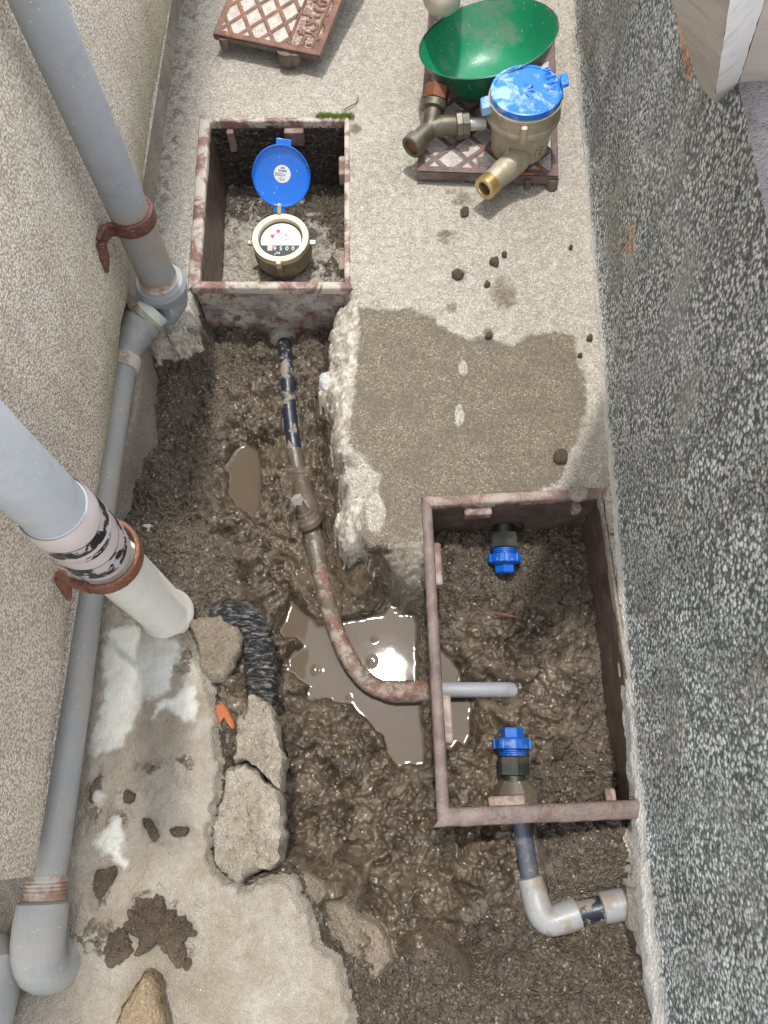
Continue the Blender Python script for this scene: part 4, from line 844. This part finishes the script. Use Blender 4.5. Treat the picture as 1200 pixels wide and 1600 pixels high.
d_ = unit(rt-J); b = MB(); b.lathe(rt, d_, [(-.002, .018), (0, .0255), (.010, .0265), (.012, .0245), (.024, .0245), (.026, .019), (.026, .001)], 8); b.make('nut', BRONZE, t, angle=20)
b = MB(); b.tube([rt+d_*.024, P(758, 193, .06)], [.0125, .012], 24); b.make('stub', NICKEL, t)

# ---------------------------------------------------------------- meter in the small box
rc = P(438, 371, -.085); base = np.array([rc[0]+.002, rc[1]-.004, -.20]); ax = unit(np.array([.0, -.10, 1.])); 
t = thing('installed_water_meter', 'brass water meter in the small box with open blue lid and white dial', 'water meter', tuple(base))
Rr = .0585; A0 = rc-ax*.05
b = MB(); b.lathe(rc-ax*.12, ax, [(0, .03), (0, .045), (.02, .050), (.062, .051), (.07, .046)], 44); b.make('body', BRASS_DD, t)
b = MB(); b.lathe(A0, ax, [(-.004, .05), (-.002, .0585), (.006, .0605), (.012, .0605), (.018, .0588), (.034, .0588), (.037, .0600), (.0385, .0600), (.0395, .058)], 60); b.make('collar', BRASS_DD, t)
b = MB(); b.lathe(A0, ax, [(.0395, .0600), (.046, .0600), (.049, .0592), (.0505, .0575), (.0505, .0465), (.049, .0450), (.036, .0440)], 72, cap=False); b.make('ring', BRASS_R, t)
for an, dz, m_ in ((0, .032, NICKEL), (180, .032, BRASS_D)):
    d_ = np.array([math.cos(R_(an)), math.sin(R_(an)), 0]); b = MB(); b.box(A0+ax*dz+d_*.064, np.cross(ax, d_), d_, ax, .005, .007, .004, .001); b.make('collar_lug', m_, t)
fy = unit(np.array([0, 1, .1])); b = MB(); b.box(rc+fy*-.061-ax*.004, (1, 0, 0), fy, ax, .0055, .006, .009, .0015); b.make('clasp', BRASS_R, t); b = MB(); b.box(rc-fy*.062-ax*.024, (1, 0, 0), fy, ax, .006, .003, .014, .001); b.make('clasp', BRASS_DD, t)
dz_ = ax*-.010
b = MB(); b.lathe(rc+dz_, ax, [(-.001, .0445), (0, .0445), (.0001, .001)], 60); dl = b.make('dial_rim', DIALK, t)
# chord geometry: white part above, black part below (dial is read from the far side)
dn = -fy; rd = .0415; ch = .012
def seg(sign):
    n_ = 48; pts = []
    a0 = math.acos(ch/rd)
    ang = np.linspace(-a0, a0, n_) if sign > 0 else np.linspace(a0, 2*math.pi-a0, n_)
    for a_ in ang: pts.append(rc+dz_+ax*.0008+(dn*math.cos(a_)+np.cross(ax, dn)*math.sin(a_))*rd)
    return pts
p_ = seg(-1); obj('dial', p_, [tuple(range(len(p_)))], DIALW, dl, flat=True); p_ = seg(1); obj('counter', p_, [tuple(range(len(p_)))], DIALK, dl, flat=True)
ez_ = rc+dz_+ax*.0016; ex_ = np.array([-1., 0, 0]); tu = -fy     # letters upside down for this viewer
def atd(x, y): return ez_+np.array([1, 0, 0])*x+fy*y
for i, ch_ in enumerate('0056'): text(ch_, atd(.026-i*.0125, -.0195), ex_, tu, .0135, WINK, dl, .0002)
b = MB(); b.box(atd(-.0215, -.0195)-ax*.0002, (1, 0, 0), fy, ax, .0052, .0062, .0002); b.make('red_wheel', PINK, dl, flat=True); text('8', atd(-.0215, -.0195)+ax*.0004, ex_, tu, .012, WINK, dl, .0002)
text('m\u00b3', atd(-.006, -.0315), ex_, tu, .011, WINK, dl, .0002)
for x, y, r_ in ((-.018, .010, .008), (-.007, .022, .0078), (.010, .005, .0058)):
    b = MB(); b.lathe(atd(x, y)-ax*.0003, ax, [(0, r_), (.0002, r_), (.0002, r_-.0006), (0, r_-.0006)], 32, cap=False); b.make('pointer_scale', INK, dl)
    b = MB(); b.lathe(atd(x, y), ax, [(0, r_*.55), (.0003, r_*.55), (.0003, .0001)], 24); b.make('pointer', RED, dl)
    for k in range(10):
        a_ = k*.628; b = MB()
b = MB(); b.lathe(atd(.010, .005)+ax*.0002, ax, [(0, .003), (.0004, .0026), (.0004, .0001)], 20); b.make('star_wheel', DIALW, dl)
text('13 mm', atd(.019, .0045), ex_, tu, .004, INK, dl, .0001); text('0.0001', atd(.010, .0135), ex_, tu, .0042, INK, dl, .0001)
b = MB(); b.tube([atd(.001, .002), atd(.001, .008), atd(.001, .0095)], [.0003, .0006, .0001], 6); b.make('arrow', INK, dl)
for k, ch_ in enumerate('JIS B 8570-2'):
    a_ = R_(80-k*8.5); q = ez_+(np.array([1, 0, 0])*math.cos(a_)+fy*math.sin(a_))*.034; text(ch_, q, np.array([math.sin(a_), 0, 0])-fy*math.cos(a_), np.array([math.cos(a_), 0, 0])+fy*math.sin(a_), .0048, INK, dl, .0001)
# open lid
hl = rc+fy*.064+ax*.002; camp = np.array([0, 0, CH]); ctop = P(428, 278, -.06)
nl = unit(camp-ctop+np.array([0, -.15, -.15])); upv = np.array([-.04, 1, 0]); upv = unit(upv-nl*(upv@nl)); rl = .0585; lc = hl+upv*(rl+.008); lc = lc+np.array([-.006, 0, 0])
b = MB(); b.lathe(lc, nl, [(-.006, .001), (-.006, rl-.003), (-.003, rl), (.005, rl), (.0062, rl-.0008), (.006, rl-.002), (.0005, rl-.003), (-.0005, rl-.006), (-.0005, .001)], 72); lo = b.make('lid', BLUE, t)
rx = unit(np.cross(upv, nl))
b = MB(); b.box(lc-upv*(rl+.004), rx, upv, nl, .012, .008, .004, .001); b.make('hinge', BLUE, lo)
b = MB(); b.box(lc-upv*(rl+.004)+nl*.003, rx, upv, nl, .0045, .010, .004, .001); b.make('hinge_pin', BRASS_R, lo)
b = MB(); b.box(lc+upv*(rl+.003), rx, upv, nl, .015, .007, .003, .001); b.make('tab', BLUE, lo)
b = MB(); cc = lc+upv*(rl-.013); b.lathe(cc, nl, [(-.0005, .0042), (.0012, .004), (.0012, .0028), (-.0005, .0026)], 20, cap=False); b.make('eyelet', BLUE, lo)
b = MB(); b.lathe(lc+upv*.004+rx*.0015, nl, [(-.0004, .0168), (.0003, .0168), (.0004, .001)], 48); lb = b.make('label', PAPER, lo)
lc2 = lc+upv*.004+rx*.0015+nl*.0008
text('検定', lc2+upv*.0115, rx, upv, .0042, INK, lb, .0001); text('有効期限', lc2+upv*.006, rx, upv, .0044, INK, lb, .0001)
text('2022', lc2-rx*.007-upv*.0012, rx, upv, .0082, INK, lb, .0001); text('年', lc2+rx*.0045-upv*.0015, rx, upv, .0045, INK, lb, .0001)
text('12', lc2-rx*.004-upv*.0095, rx, upv, .0078, INK, lb, .0001); text('月', lc2+rx*.0035-upv*.0098, rx, upv, .0045, INK, lb, .0001)

# ---------------------------------------------------------------- grey drain pipe on the left wall
t = thing('grey_drain_pipe', 'grey drain pipe running down the left wall and through elbows along its foot', 'drain pipe', tuple(P(190, 580, 0.)))
el = P(255, 452, .085); r = .0300
b = MB(); b.tube([el+np.array([0, 0, 1.4]), el+np.array([0, 0, .6]), el+np.array([0, 0, .2])], r, 48); b.make('upper_pipe', GREY, t)
b = MB(); b.tube([el+np.array([0, 0, .2]), el+np.array([0, 0, .03])], r, 48); b.make('stained_section', GREY_RUST, t)
b = MB(); prf = [(0, r+.0004), (.004, r+.0008)]
for k in range(4): prf += [(.005+k*.003, r+.0022), (.0065+k*.003, r+.0008)]
prf += [(.018, r+.001), (.026, r+.0006)]
b.lathe(el+np.array([0, 0, .012]), (0, 0, 1), prf, 48, cap=False); b.make('thread', THREAD, t)
e1_ = P(243, 482, .064); e2 = P(221, 505, .054); e3 = P(205, 532, .046); run0 = P(191, 572, .036); runA = P(154, 810, .034); runB = P(101, 1190, .034); run1 = P(71, 1390, .036)
pth = [el+np.array([0, 0, .018]), el+np.array([0, 0, 0])]+bez(el, el+np.array([0, 0, -.035]), e1_, 8)[1:]
b = MB(); b.tube(pth, [r+.011, r+.011]+[r+.008]*3+[r+.006]*(len(pth)-5), 48); b.tube([el+np.array([0, 0, .022]), el+np.array([0, 0, .012]), el+np.array([0, 0, .010])], [r+.009, r+.013, r+.012], 48); b.make('elbow', GREY, t)
m_ = pth[-1]; b = MB(); b.tube([m_, m_*.35+e2*.65], [r-.001, r-.002], 40); b.make('glued_joint', GLUE, t)
d_ = unit(e2-m_); b = MB(); prf = [(-.014, r-.006), ]
for k in range(3): prf += [(-.010+k*.004, r+.0005), (-.008+k*.004, r-.002)]
b.lathe(m_*.25+e2*.75, d_, prf, 40, cap=False); b.make('thread', THREAD, t)
b = MB(); q = bez(m_*.1+e2*.9, e3*1.3-.3*(e2+run0)/2, run0+unit(e3-run0)*.012, 12); b.tube(q, [r+.003]*3+[r]*3+[r-.003]*2+[r-.006]*4, 44); b.make('elbow', GREY_OLD, t)
b = MB(); d_ = unit(runA-run0); b.lathe(run0, d_, [(-.014, .030), (-.008, .0300), (-.006, .0285), (0, .0290), (.003, .0275), (.006, .0285), (.009, .0265)], 40); b.make('thread', THREAD, t)
rl_ = .0230; b = MB(); b.tube(smooth_path([run0, runA, runB, run1], 12), [rl_+.0005*k/36 for k in range(37)], 44); b.make('lower_pipe', GREY_OLD, t)
d_ = unit(run1-runB); b = MB(); prf = [(-.016, rl_+.0008)]
for k in range(4): prf += [(-.010+k*.0045, rl_+.0032), (-.0078+k*.0045, rl_+.0008)]
prf += [(.012, rl_+.003)]
b.lathe(run1, d_, prf, 44, cap=False); b.make('thread', THREAD, t)
g0 = run1+d_*.012; rE = .0315
pth = [g0, g0+d_*.004, g0+d_*.03]+bez(g0+d_*.03, g0+d_*.092+np.array([.0, 0, .0]), g0+d_*.074+np.array([.016, .002, -.055]), 9)[1:]
b = MB(); b.tube(pth, [rl_+.002, rE, rE+.001]+[rE+.001]*4+[rE]*4, 48); b.make('elbow', GREY_OLD, t)
q = pth[-1]; dd = unit(pth[-1]-pth[-2]); b = MB(); b.lathe(q, dd, [(-.008, rE), (-.006, rE+.004), (.014, rE+.003), (.016, rE-.002), (.03, rE-.004)], 44); b.make('socket', GREY_OLD, t)
# clamp bracket
def clamp(name, label, c, ax_, r_, ang0, ang1, wall_pt, mat, hw=.012):
    tt = thing(name, label, 'pipe clamp', tuple(c)); ax_ = unit(ax_); pts = []
    for a_ in np.linspace(R_(ang0), R_(ang1), 22): pts.append(np.array(c)+np.array([math.cos(a_), math.sin(a_), 0])*(r_+.003))
    b_ = MB(); b_.ribbon(pts, ax_, hw, .0028); b_.make('band', mat, tt)
    e = pts[-1]; w_ = np.array(wall_pt); kk = unit(pts[-1]-pts[-2]); b_ = MB(); path = bez(e-kk*.004, e+kk*.02, w_, 9); b_.ribbon(path, ax_, hw*1.02, .004); b_.make('arm', mat, tt)
    b_ = MB(); dn_ = unit(np.array([0, -.5, -1.])); b_.tube([w_+np.array([.002, 0, .006]), w_+dn_*.018+np.array([.002, 0, 0]), w_+dn_*.042], [.009, .008, .003], 16); b_.make('hook', mat, tt)
    return tt
cz = PX(222, 355, -.39)[2]; cc = np.array([el[0], el[1], cz-.0])
clamp('pipe_clamp', 'dark rusty iron clamp holding the grey drain pipe to the wall', cc, (0, 0, 1), r, 95, -125, (float(xw(el[1]))+.004, el[1]-.052, cz-.004), CLAMP)
# ---------------------------------------------------------------- white pipe
wc = P(258, 957, 0.); rwp = .0355
t = thing('white_drain_pipe', 'cream white upright drain pipe with peeling taped joint, ending in the grey slab', 'drain pipe', (wc[0], wc[1], 0))
def atz(z): return np.array([wc[0]-.02*z*0, wc[1]+.0*z, z])
def zpix(py):   # height on the pipe axis whose picture row is py
    lo_, hi_ = 0., 1.
    for _ in range(40):
        mid2 = (lo_+hi_)/2; v = RC.T@(atz(mid2)-np.array([0, 0, CH])); y_ = 800-F*v[1]/-v[2]
        if y_ > py: lo_ = mid2
        else: hi_ = mid2
    return lo_
z1, z2, z3 = zpix(880), zpix(858), zpix(800)
print('white pipe z', z1, z2, z3)
b = MB(); b.lathe(atz(-.01), (0, 0, 1), [(0, rwp+.006), (.012, rwp+.004), (.02, rwp), (z1+.01, rwp)], 56); b.make('lower_pipe', WHITE, t)
pr_ = [(z2-.01, rwp+.001)]
for k in range(9): pr_ += [(z2+(z3-z2)*k/8, rwp+.002+.0016*(k % 2)+.0006*((k*7) % 3))]
b = MB(); b.lathe(atz(0), (0, 0, 1), pr_+[(z3+.012, rwp+.0015)], 56, cap=False); jt = b.make('taped_joint', TAPE, t)
for a_, h_ in ((.10, .26), (.56, .30)):
    rr_ = []
    for zz in (z2+(z3-z2)*a_, z2+(z3-z2)*(a_+h_)):
        rr_.append([atz(zz+.010*math.sin(k/47*math.pi*2+2.5)*.6)+np.array([math.cos(k/47*6.283*.52-2.0), math.sin(k/47*6.283*.52-2.0), 0])*(rwp+.0042) for k in range(48)])
    sheet('black_tape', np.array([rr_[0]*1, [(p+q)/2 for p, q in zip(*rr_)], rr_[1]]), TAPEK, jt)
b = MB(); b.lathe(atz(0), (0, 0, 1), [(z3+.01, rwp+.001), (z3+.013, rwp-.0012), (1.5, rwp-.0012)], 56, cap=False); b.make('upper_pipe', WHITE_B, t)
cm = atz((z1+z2)/2+.002); wp = PX(95, 905, -.44)
clamp('pipe_clamp', 'thick orange-brown rusty clamp holding the white taped pipe to the wall', cm, (0, .10, 1), rwp+.004, 150, -110, (float(xw(wp[1]))+.006, wp[1], wp[2]+.008), CLAMP2, hw=.0105)
# ---------------------------------------------------------------- pipe at the lower left corner
q = P(-22, 1560, .03); t = thing('corner_pipe', 'grey pipe stub at the lower left corner of the picture beside the elbow', 'drain pipe', tuple(q))
b = MB(); b.tube([q+np.array([0, .07, .0]), q+np.array([0, .05, 0]), q, q+np.array([0, -.03, 0])], [.012, .034, .037, .036], 36); b.make('pipe', GREY_OLD, t)
b = MB(); b.tube([q+np.array([0, -.03, 0]), q+np.array([0, -.12, 0])], .031, 36); b.make('joint', BEIGE, t)

# ---------------------------------------------------------------- service pipe through the trench
t = thing('service_pipe', 'blue-black then rusty pipe crossing the muddy trench and bending into the puddle', 'water pipe', tuple(P(470, 760, -.15)))
yb = SMQ[3][1]-.016; s0 = PY(443, 530, yb-.004); print('socket', s0)
d_ = unit(P(446, 560, -.125)-s0); b = MB(); b.lathe(s0, d_, [(-.012, .029), (.002, .0285), (.010, .026), (.014, .020), (.016, .014)], 36); b.make('socket', CONC, t)
pts = smooth_path([s0+d_*.004, P(447, 560, -.122), P(450, 600, -.130), P(452, 640, -.137), P(457, 680, -.143), P(464, 725, -.152), P(474, 765, -.162)], 8)
cut = 36; b = MB(); b.tube(pts[:cut+1], .0140, 30); b.make('blue_black_section', SLATE2, t)
b = MB(); b.tube(pts[cut:], [.0145+.0002*k for k in range(len(pts)-cut)], 24, noise=.06, seed=2); b.make('muddy_section', PIPEMUD, t)
vb = smooth_path([P(470, 745, -.156), P(478, 790, -.150), P(488, 830, -.150), P(494, 860, -.152), P(500, 895, -.150)], 8)
rv = [.016+.008*math.exp(-((k-9)/4.)**2)+.004*math.exp(-((k-22)/3.)**2) for k in range(len(vb))]
b = MB(); b.tube(vb, rv, 26, noise=.07, seed=3); vo = b.make('stop_valve', PIPEMUD, t)
bn0 = P(482, 812, -.132); bn1 = P(463, 778, -.098); dv = unit(bn1-bn0); Lb = np.linalg.norm(bn1-bn0)
b = MB(); b.lathe(bn0, dv, [(-.01, .022), (0, .022), (.004, .019), (.008, .0185), (.010, .015), (.016, .0145), (.018, .010), (Lb-.012, .0085), (Lb-.010, .009)], 28); b.make('bonnet', PIPEMUD, vo)
b = MB(); b.lathe(bn0, dv, [(Lb-.014, .010), (Lb-.012, .0112), (Lb+.002, .0105), (Lb+.003, .0095)], 4, rot=.5); b.make('spindle', NICKEL, vo, flat=True)
pts = smooth_path([P(497, 880, -.150), P(507, 920, -.146), P(519, 965, -.142), P(533, 1005, -.141), P(553, 1042, -.143), P(578, 1068, -.147), P(606, 1079, -.149), P(640, 1080, -.150), P(690, 1079, -.150)], 8)
kk = 46; b = MB(); b.tube(pts[:kk+1], [.0148]*(kk+1), 28, noise=.035, seed=4); b.make('rusty_section', RPIPE, t)
b = MB(); b.tube(pts[kk:], [.0158+.0006*min(i, 4) for i in range(len(pts)-kk)], 28, noise=.03, seed=5); b.make('end_section', RPIPE, t)
# thin grey pipe crossing into the large box
t = b = MB(); b.tube([P(678, 1078, -.149), P(700, 1078, -.144), P(790, 1078, -.146), P(832, 1080, -.168)], .0125, 26)
tag(b.make('grey_cross_pipe', GREY, rnd=tuple(P(740, 1078, -.15))), 'thin grey pipe entering the large box from its left side above the puddle', 'water pipe')
b = MB(); b.tube(smooth_path([P(404, 945, -.152), P(405, 900, -.150), P(413, 840, -.150), P(424, 790, -.158)], 6), .0045, 14)
tag(b.make('thin_rod', PIPEMUD, rnd=tuple(P(410, 870, -.15))), 'thin muddy rod half buried in the trench left of the stop valve', 'rod')
b = MB(); b.tube(smooth_path([P(335, 965, -.035), P(360, 962, -.022), P(385, 968, -.026), P(400, 992, -.034), P(406, 1030, -.042), P(408, 1070, -.052), P(412, 1105, -.075)], 10), [.012]+[.016+.0006*k for k in range(12)]+[.0245]*48, 34, noise=.06, seed=6)
tag(b.make('black_wrapped_pipe', TAR, rnd=tuple(P(400, 1020, -.05))), 'black tar-wrapped pipe bend at the trench edge beside the puddle', 'wrapped pipe')

# ---------------------------------------------------------------- blue unions in the large box
def union(name, label, A, d_, L_, far, parent_parts=()):
    tt = thing(name, label, 'pipe union', tuple(A)); A = np.array(A); d_ = unit(d_); upz = (0, 0, 1)
    o = 0
    b_ = MB(); b_.lathe(A, d_, [(-.03, .017), (0, .017)], 28); b_.make('pipe_stub', DKNUT, tt)
    b_ = MB(); b_.lathe(A, d_, [(0, .020), (.001, .0245), (.026, .0245), (.028, .021)], 6, ref=upz, rot=.12); b_.make('hex_nut', DKNUT, tt, angle=20)
    prf_ = [(.028, .019)]
    for k in range(3): prf_ += [(.029+k*.003, .0215), (.0305+k*.003, .0215), (.031+k*.003, .0200)]
    b_ = MB(); b_.lathe(A, d_, prf_+[(.040, .02)], 40); b_.make('thread', BLUEU, tt)
    b_ = MB(); b_.lathe(A, d_, [(.038, .022), (.039, .0265), (.052, .0265), (.055, .022)], 48, ref=upz)
    for k in range(6):
        a_ = k*math.pi/3+.26; u_ = np.array([0, 0, 1.]); u_ = unit(u_-d_*(u_@d_)); w_ = np.cross(d_, u_); dd_ = u_*math.cos(a_)+w_*math.sin(a_); b_.box(A+d_*.0455+dd_*.0265, np.cross(d_, dd_), dd_, d_, .0045, .0028, .0075, .001)
    b_.make('collar', BLUEU, tt)
    b_ = MB(); b_.lathe(A, d_, [(.054, .017), (.055, .0175), (.068, .0175), (.070, .016), (.070, .011), (.0685, .010), (.0685, .001)], 6, ref=upz, rot=.26); b_.make('end_cap', BLUEU, tt, angle=20)
    return tt
yf = (BIGQ[0][1]+BIGQ[1][1])/2
Af = PY(787, 832, yf-.012); print('far union', Af)
union('blue_union', 'blue plastic union on a dark nut, out of the far wall of the large box', Af, P(789, 883, -.112)-Af, .07, True)
An = P(803, 1212, -.105); u2 = union('blue_union', 'blue plastic union on a dark nut, near the close rim of the large box', An, P(800, 1140, -.100)-An, .07, False)
b = MB(); b.tube([An+np.array([0, -.005, 0]), P(804, 1232, -.108), P(806, 1240, -.112), P(810, 1275, -.112)], [.020, .030, .034, .032], 20, noise=.08, seed=8); b.make('muddy_coupling', PIPEMUD, u2)
# dark arch hole behind the far union
b = MB(); ha = PY(787, 822, yf-.0045); rs = []
ring0 = [ha+np.array([.036*math.cos(a_), 0, -.012+.026*math.sin(a_)]) for a_ in np.linspace(0, 2*math.pi, 30)[:-1]]
ring1 = [q+np.array([0, .03, 0]) for q in ring0]; b.ring([ring0, ring1], cap1=True)
o = b.make('hole', BORE, tb)
# ---------------------------------------------------------------- lower pipe assembly
t = thing('grey_elbow_pipe', 'slate blue pipe with pale grey elbow in the soil below the large box', 'water pipe', tuple(P(845, 1420, -.12)))
a0 = P(812, 1262, -.100); a1 = P(828, 1372, -.112); cn = P(848, 1445, -.112); a2 = P(902, 1427, -.112); a3 = P(945, 1418, -.110); a4 = P(988, 1410, -.110); a5 = P(1020, 1402, -.110)
b = MB(); b.tube([a0, a1], .0138, 30); b.make('slate_pipe', SLATE, t)
d1_ = unit(cn-a1); d2_ = unit(a2-cn)
pth = [a1-d1_*.002, a1, a1*.5+cn*.5]+bez(a1*.42+cn*.58, cn, cn*.62+a2*.38, 9)+[a2*.5+cn*.5, a2, a2+d2_*.001]
b = MB(); b.tube(pth, [.0140, .0182, .0190]+[.0196]*9+[.0205, .0210, .0145], 36); b.make('elbow', FIT, t)
b = MB(); b.tube([a2-d2_*.002, a3], .0168, 30); b.make('blue_joint', SLATE2, t)
d_ = unit(a4-a3); b = MB(); b.lathe(a3, d_, [(-.006, .017), (-.005, .0212), (np.linalg.norm(a4-a3)*.8, .0210), (np.linalg.norm(a4-a3)*.82, .019)], 36); b.make('coupling', FIT, t)
b = MB(); b.tube([a3*.2+a4*.8, a5], .0185, 30); b.make('end_pipe', FIT, t)

# ---------------------------------------------------------------- small natural bits
b = MB(); rg = random.Random(5)
ctr = [(500+6*k, 183-1.0*math.sin(k)) for k in range(9)]
for (a, c_) in ctr:
    for _ in range(130):
        q = P(a+rg.uniform(-6, 6), c_+rg.uniform(-3.5, 4), .002); d = np.array([rg.uniform(-1, 1), rg.uniform(-1, 1), rg.uniform(.4, 1.6)]); d = d/np.linalg.norm(d)*rg.uniform(.005, .010); s_ = np.array([rg.uniform(-1, 1), rg.uniform(-1, 1), 0])*.0012
        b.add([q-s_, q+s_, q+d], [(0, 1, 2)])
tag(obj('moss', b.v, b.f, MOSS, flat=True), kind='stuff'); 
bpy.data.objects['moss']['label'] = 'strip of bright green moss along the far rim of the small meter box'; bpy.data.objects['moss']['category'] = 'moss'
b = MB(); b.tube(smooth_path([P(537, 172, .004), P(548, 165, .006), P(556, 161, .004), P(560, 152, .006)], 5), .0013, 6); tag(b.make('twig', TWIG, rnd=tuple(P(548, 165))), 'tiny curved twig beyond the moss by the small box', 'twig')
b = MB(); c_ = P(793, 962, -.125); b.tube([P(768, 957, -.120), P(790, 961, -.118), P(818, 966, -.122)], [.001, .003, .001], 8); tag(b.make('rust_sliver', CLAMP2, rnd=tuple(c_)), 'thin orange sliver lying on the soil inside the large box', 'brick sliver')
# grit and pebbles strewn over the soil
def tiny(seed, r_):
    rg_ = random.Random(seed); b_ = MB(); rs_ = []
    for k, (h_, q_) in enumerate(((-.6, .55), (-.1, .95), (.35, .8), (.7, .3))): rs_.append([(q_*r_*rg_.uniform(.7, 1.15)*math.cos(j*1.047+k*.2), q_*r_*rg_.uniform(.7, 1.15)*math.sin(j*1.047+k*.2), h_*r_*.8) for j in range(6)])
    b_.ring(rs_, cap0=True, cap1=True); return b_
def zat(x, y):
    i = int(round((y-gy[0])/ST)); j = int(round((x-gx[0])/ST)); return float(z[min(max(i, 0), z.shape[0]-1), min(max(j, 0), z.shape[1]-1)])
PEB = [STONE, BRICK, ROOT, CONC, CONC_D]
protos = []
for i in range(10):
    b_ = tiny(i, 1.); o = obj('pebble', b_.v, b_.f, PEB[i % 5] if i != 1 and i != 6 else (BRICK if i == 1 else ROOT), angle=50); protos.append(o)
k = 0; regs = [((250, 560, 340, 900), 14, 'soil beside the left footing'), ((700, 840, 940, 1000), 16, 'far floor of the large box'), ((820, 1120, 950, 1240), 10, 'near right floor of the large box'), ((850, 1300, 1000, 1460), 12, 'soil around the grey elbow'), ((560, 1480, 1000, 1590), 20, 'soil bank at the bottom of the picture'), ((330, 330, 520, 430), 14, 'gravel floor of the small box'), ((470, 1180, 640, 1400), 8, 'wet mud below the big puddle')]
PN = ['pale grey', 'orange', 'tawny', 'beige', 'muddy grey']*2; PN[6] = 'tawny'; PN[1] = 'orange'
for (x0, y0, x1, y1), n, where in regs:
    for _ in range(n):
        zz = -.19 if y1 == 430 else -.12; q = P(rg.uniform(x0, x1), rg.uniform(y0, y1), zz); zz = zat(q[0], q[1])
        src = protos[k % 10]; o = src if k < 10 else src.copy()
        if k >= 10: C.objects.link(o)
        s_ = rg.choice((.0018, .0022, .003, .004)); o.location = (q[0], q[1], zz+s_*.3); o.scale = (s_, s_*rg.uniform(.7, 1), s_*.8); o.rotation_euler = (rg.uniform(-.4, .4), rg.uniform(-.4, .4), rg.uniform(0, 6))
        tag(o, '%s %s pebble lying on the %s' % ({.0018: 'minute', .0022: 'tiny', .003: 'small', .004: 'larger'}[s_], PN[k % 10], where), 'pebble', 'pebbles strewn over the soil'); k += 1
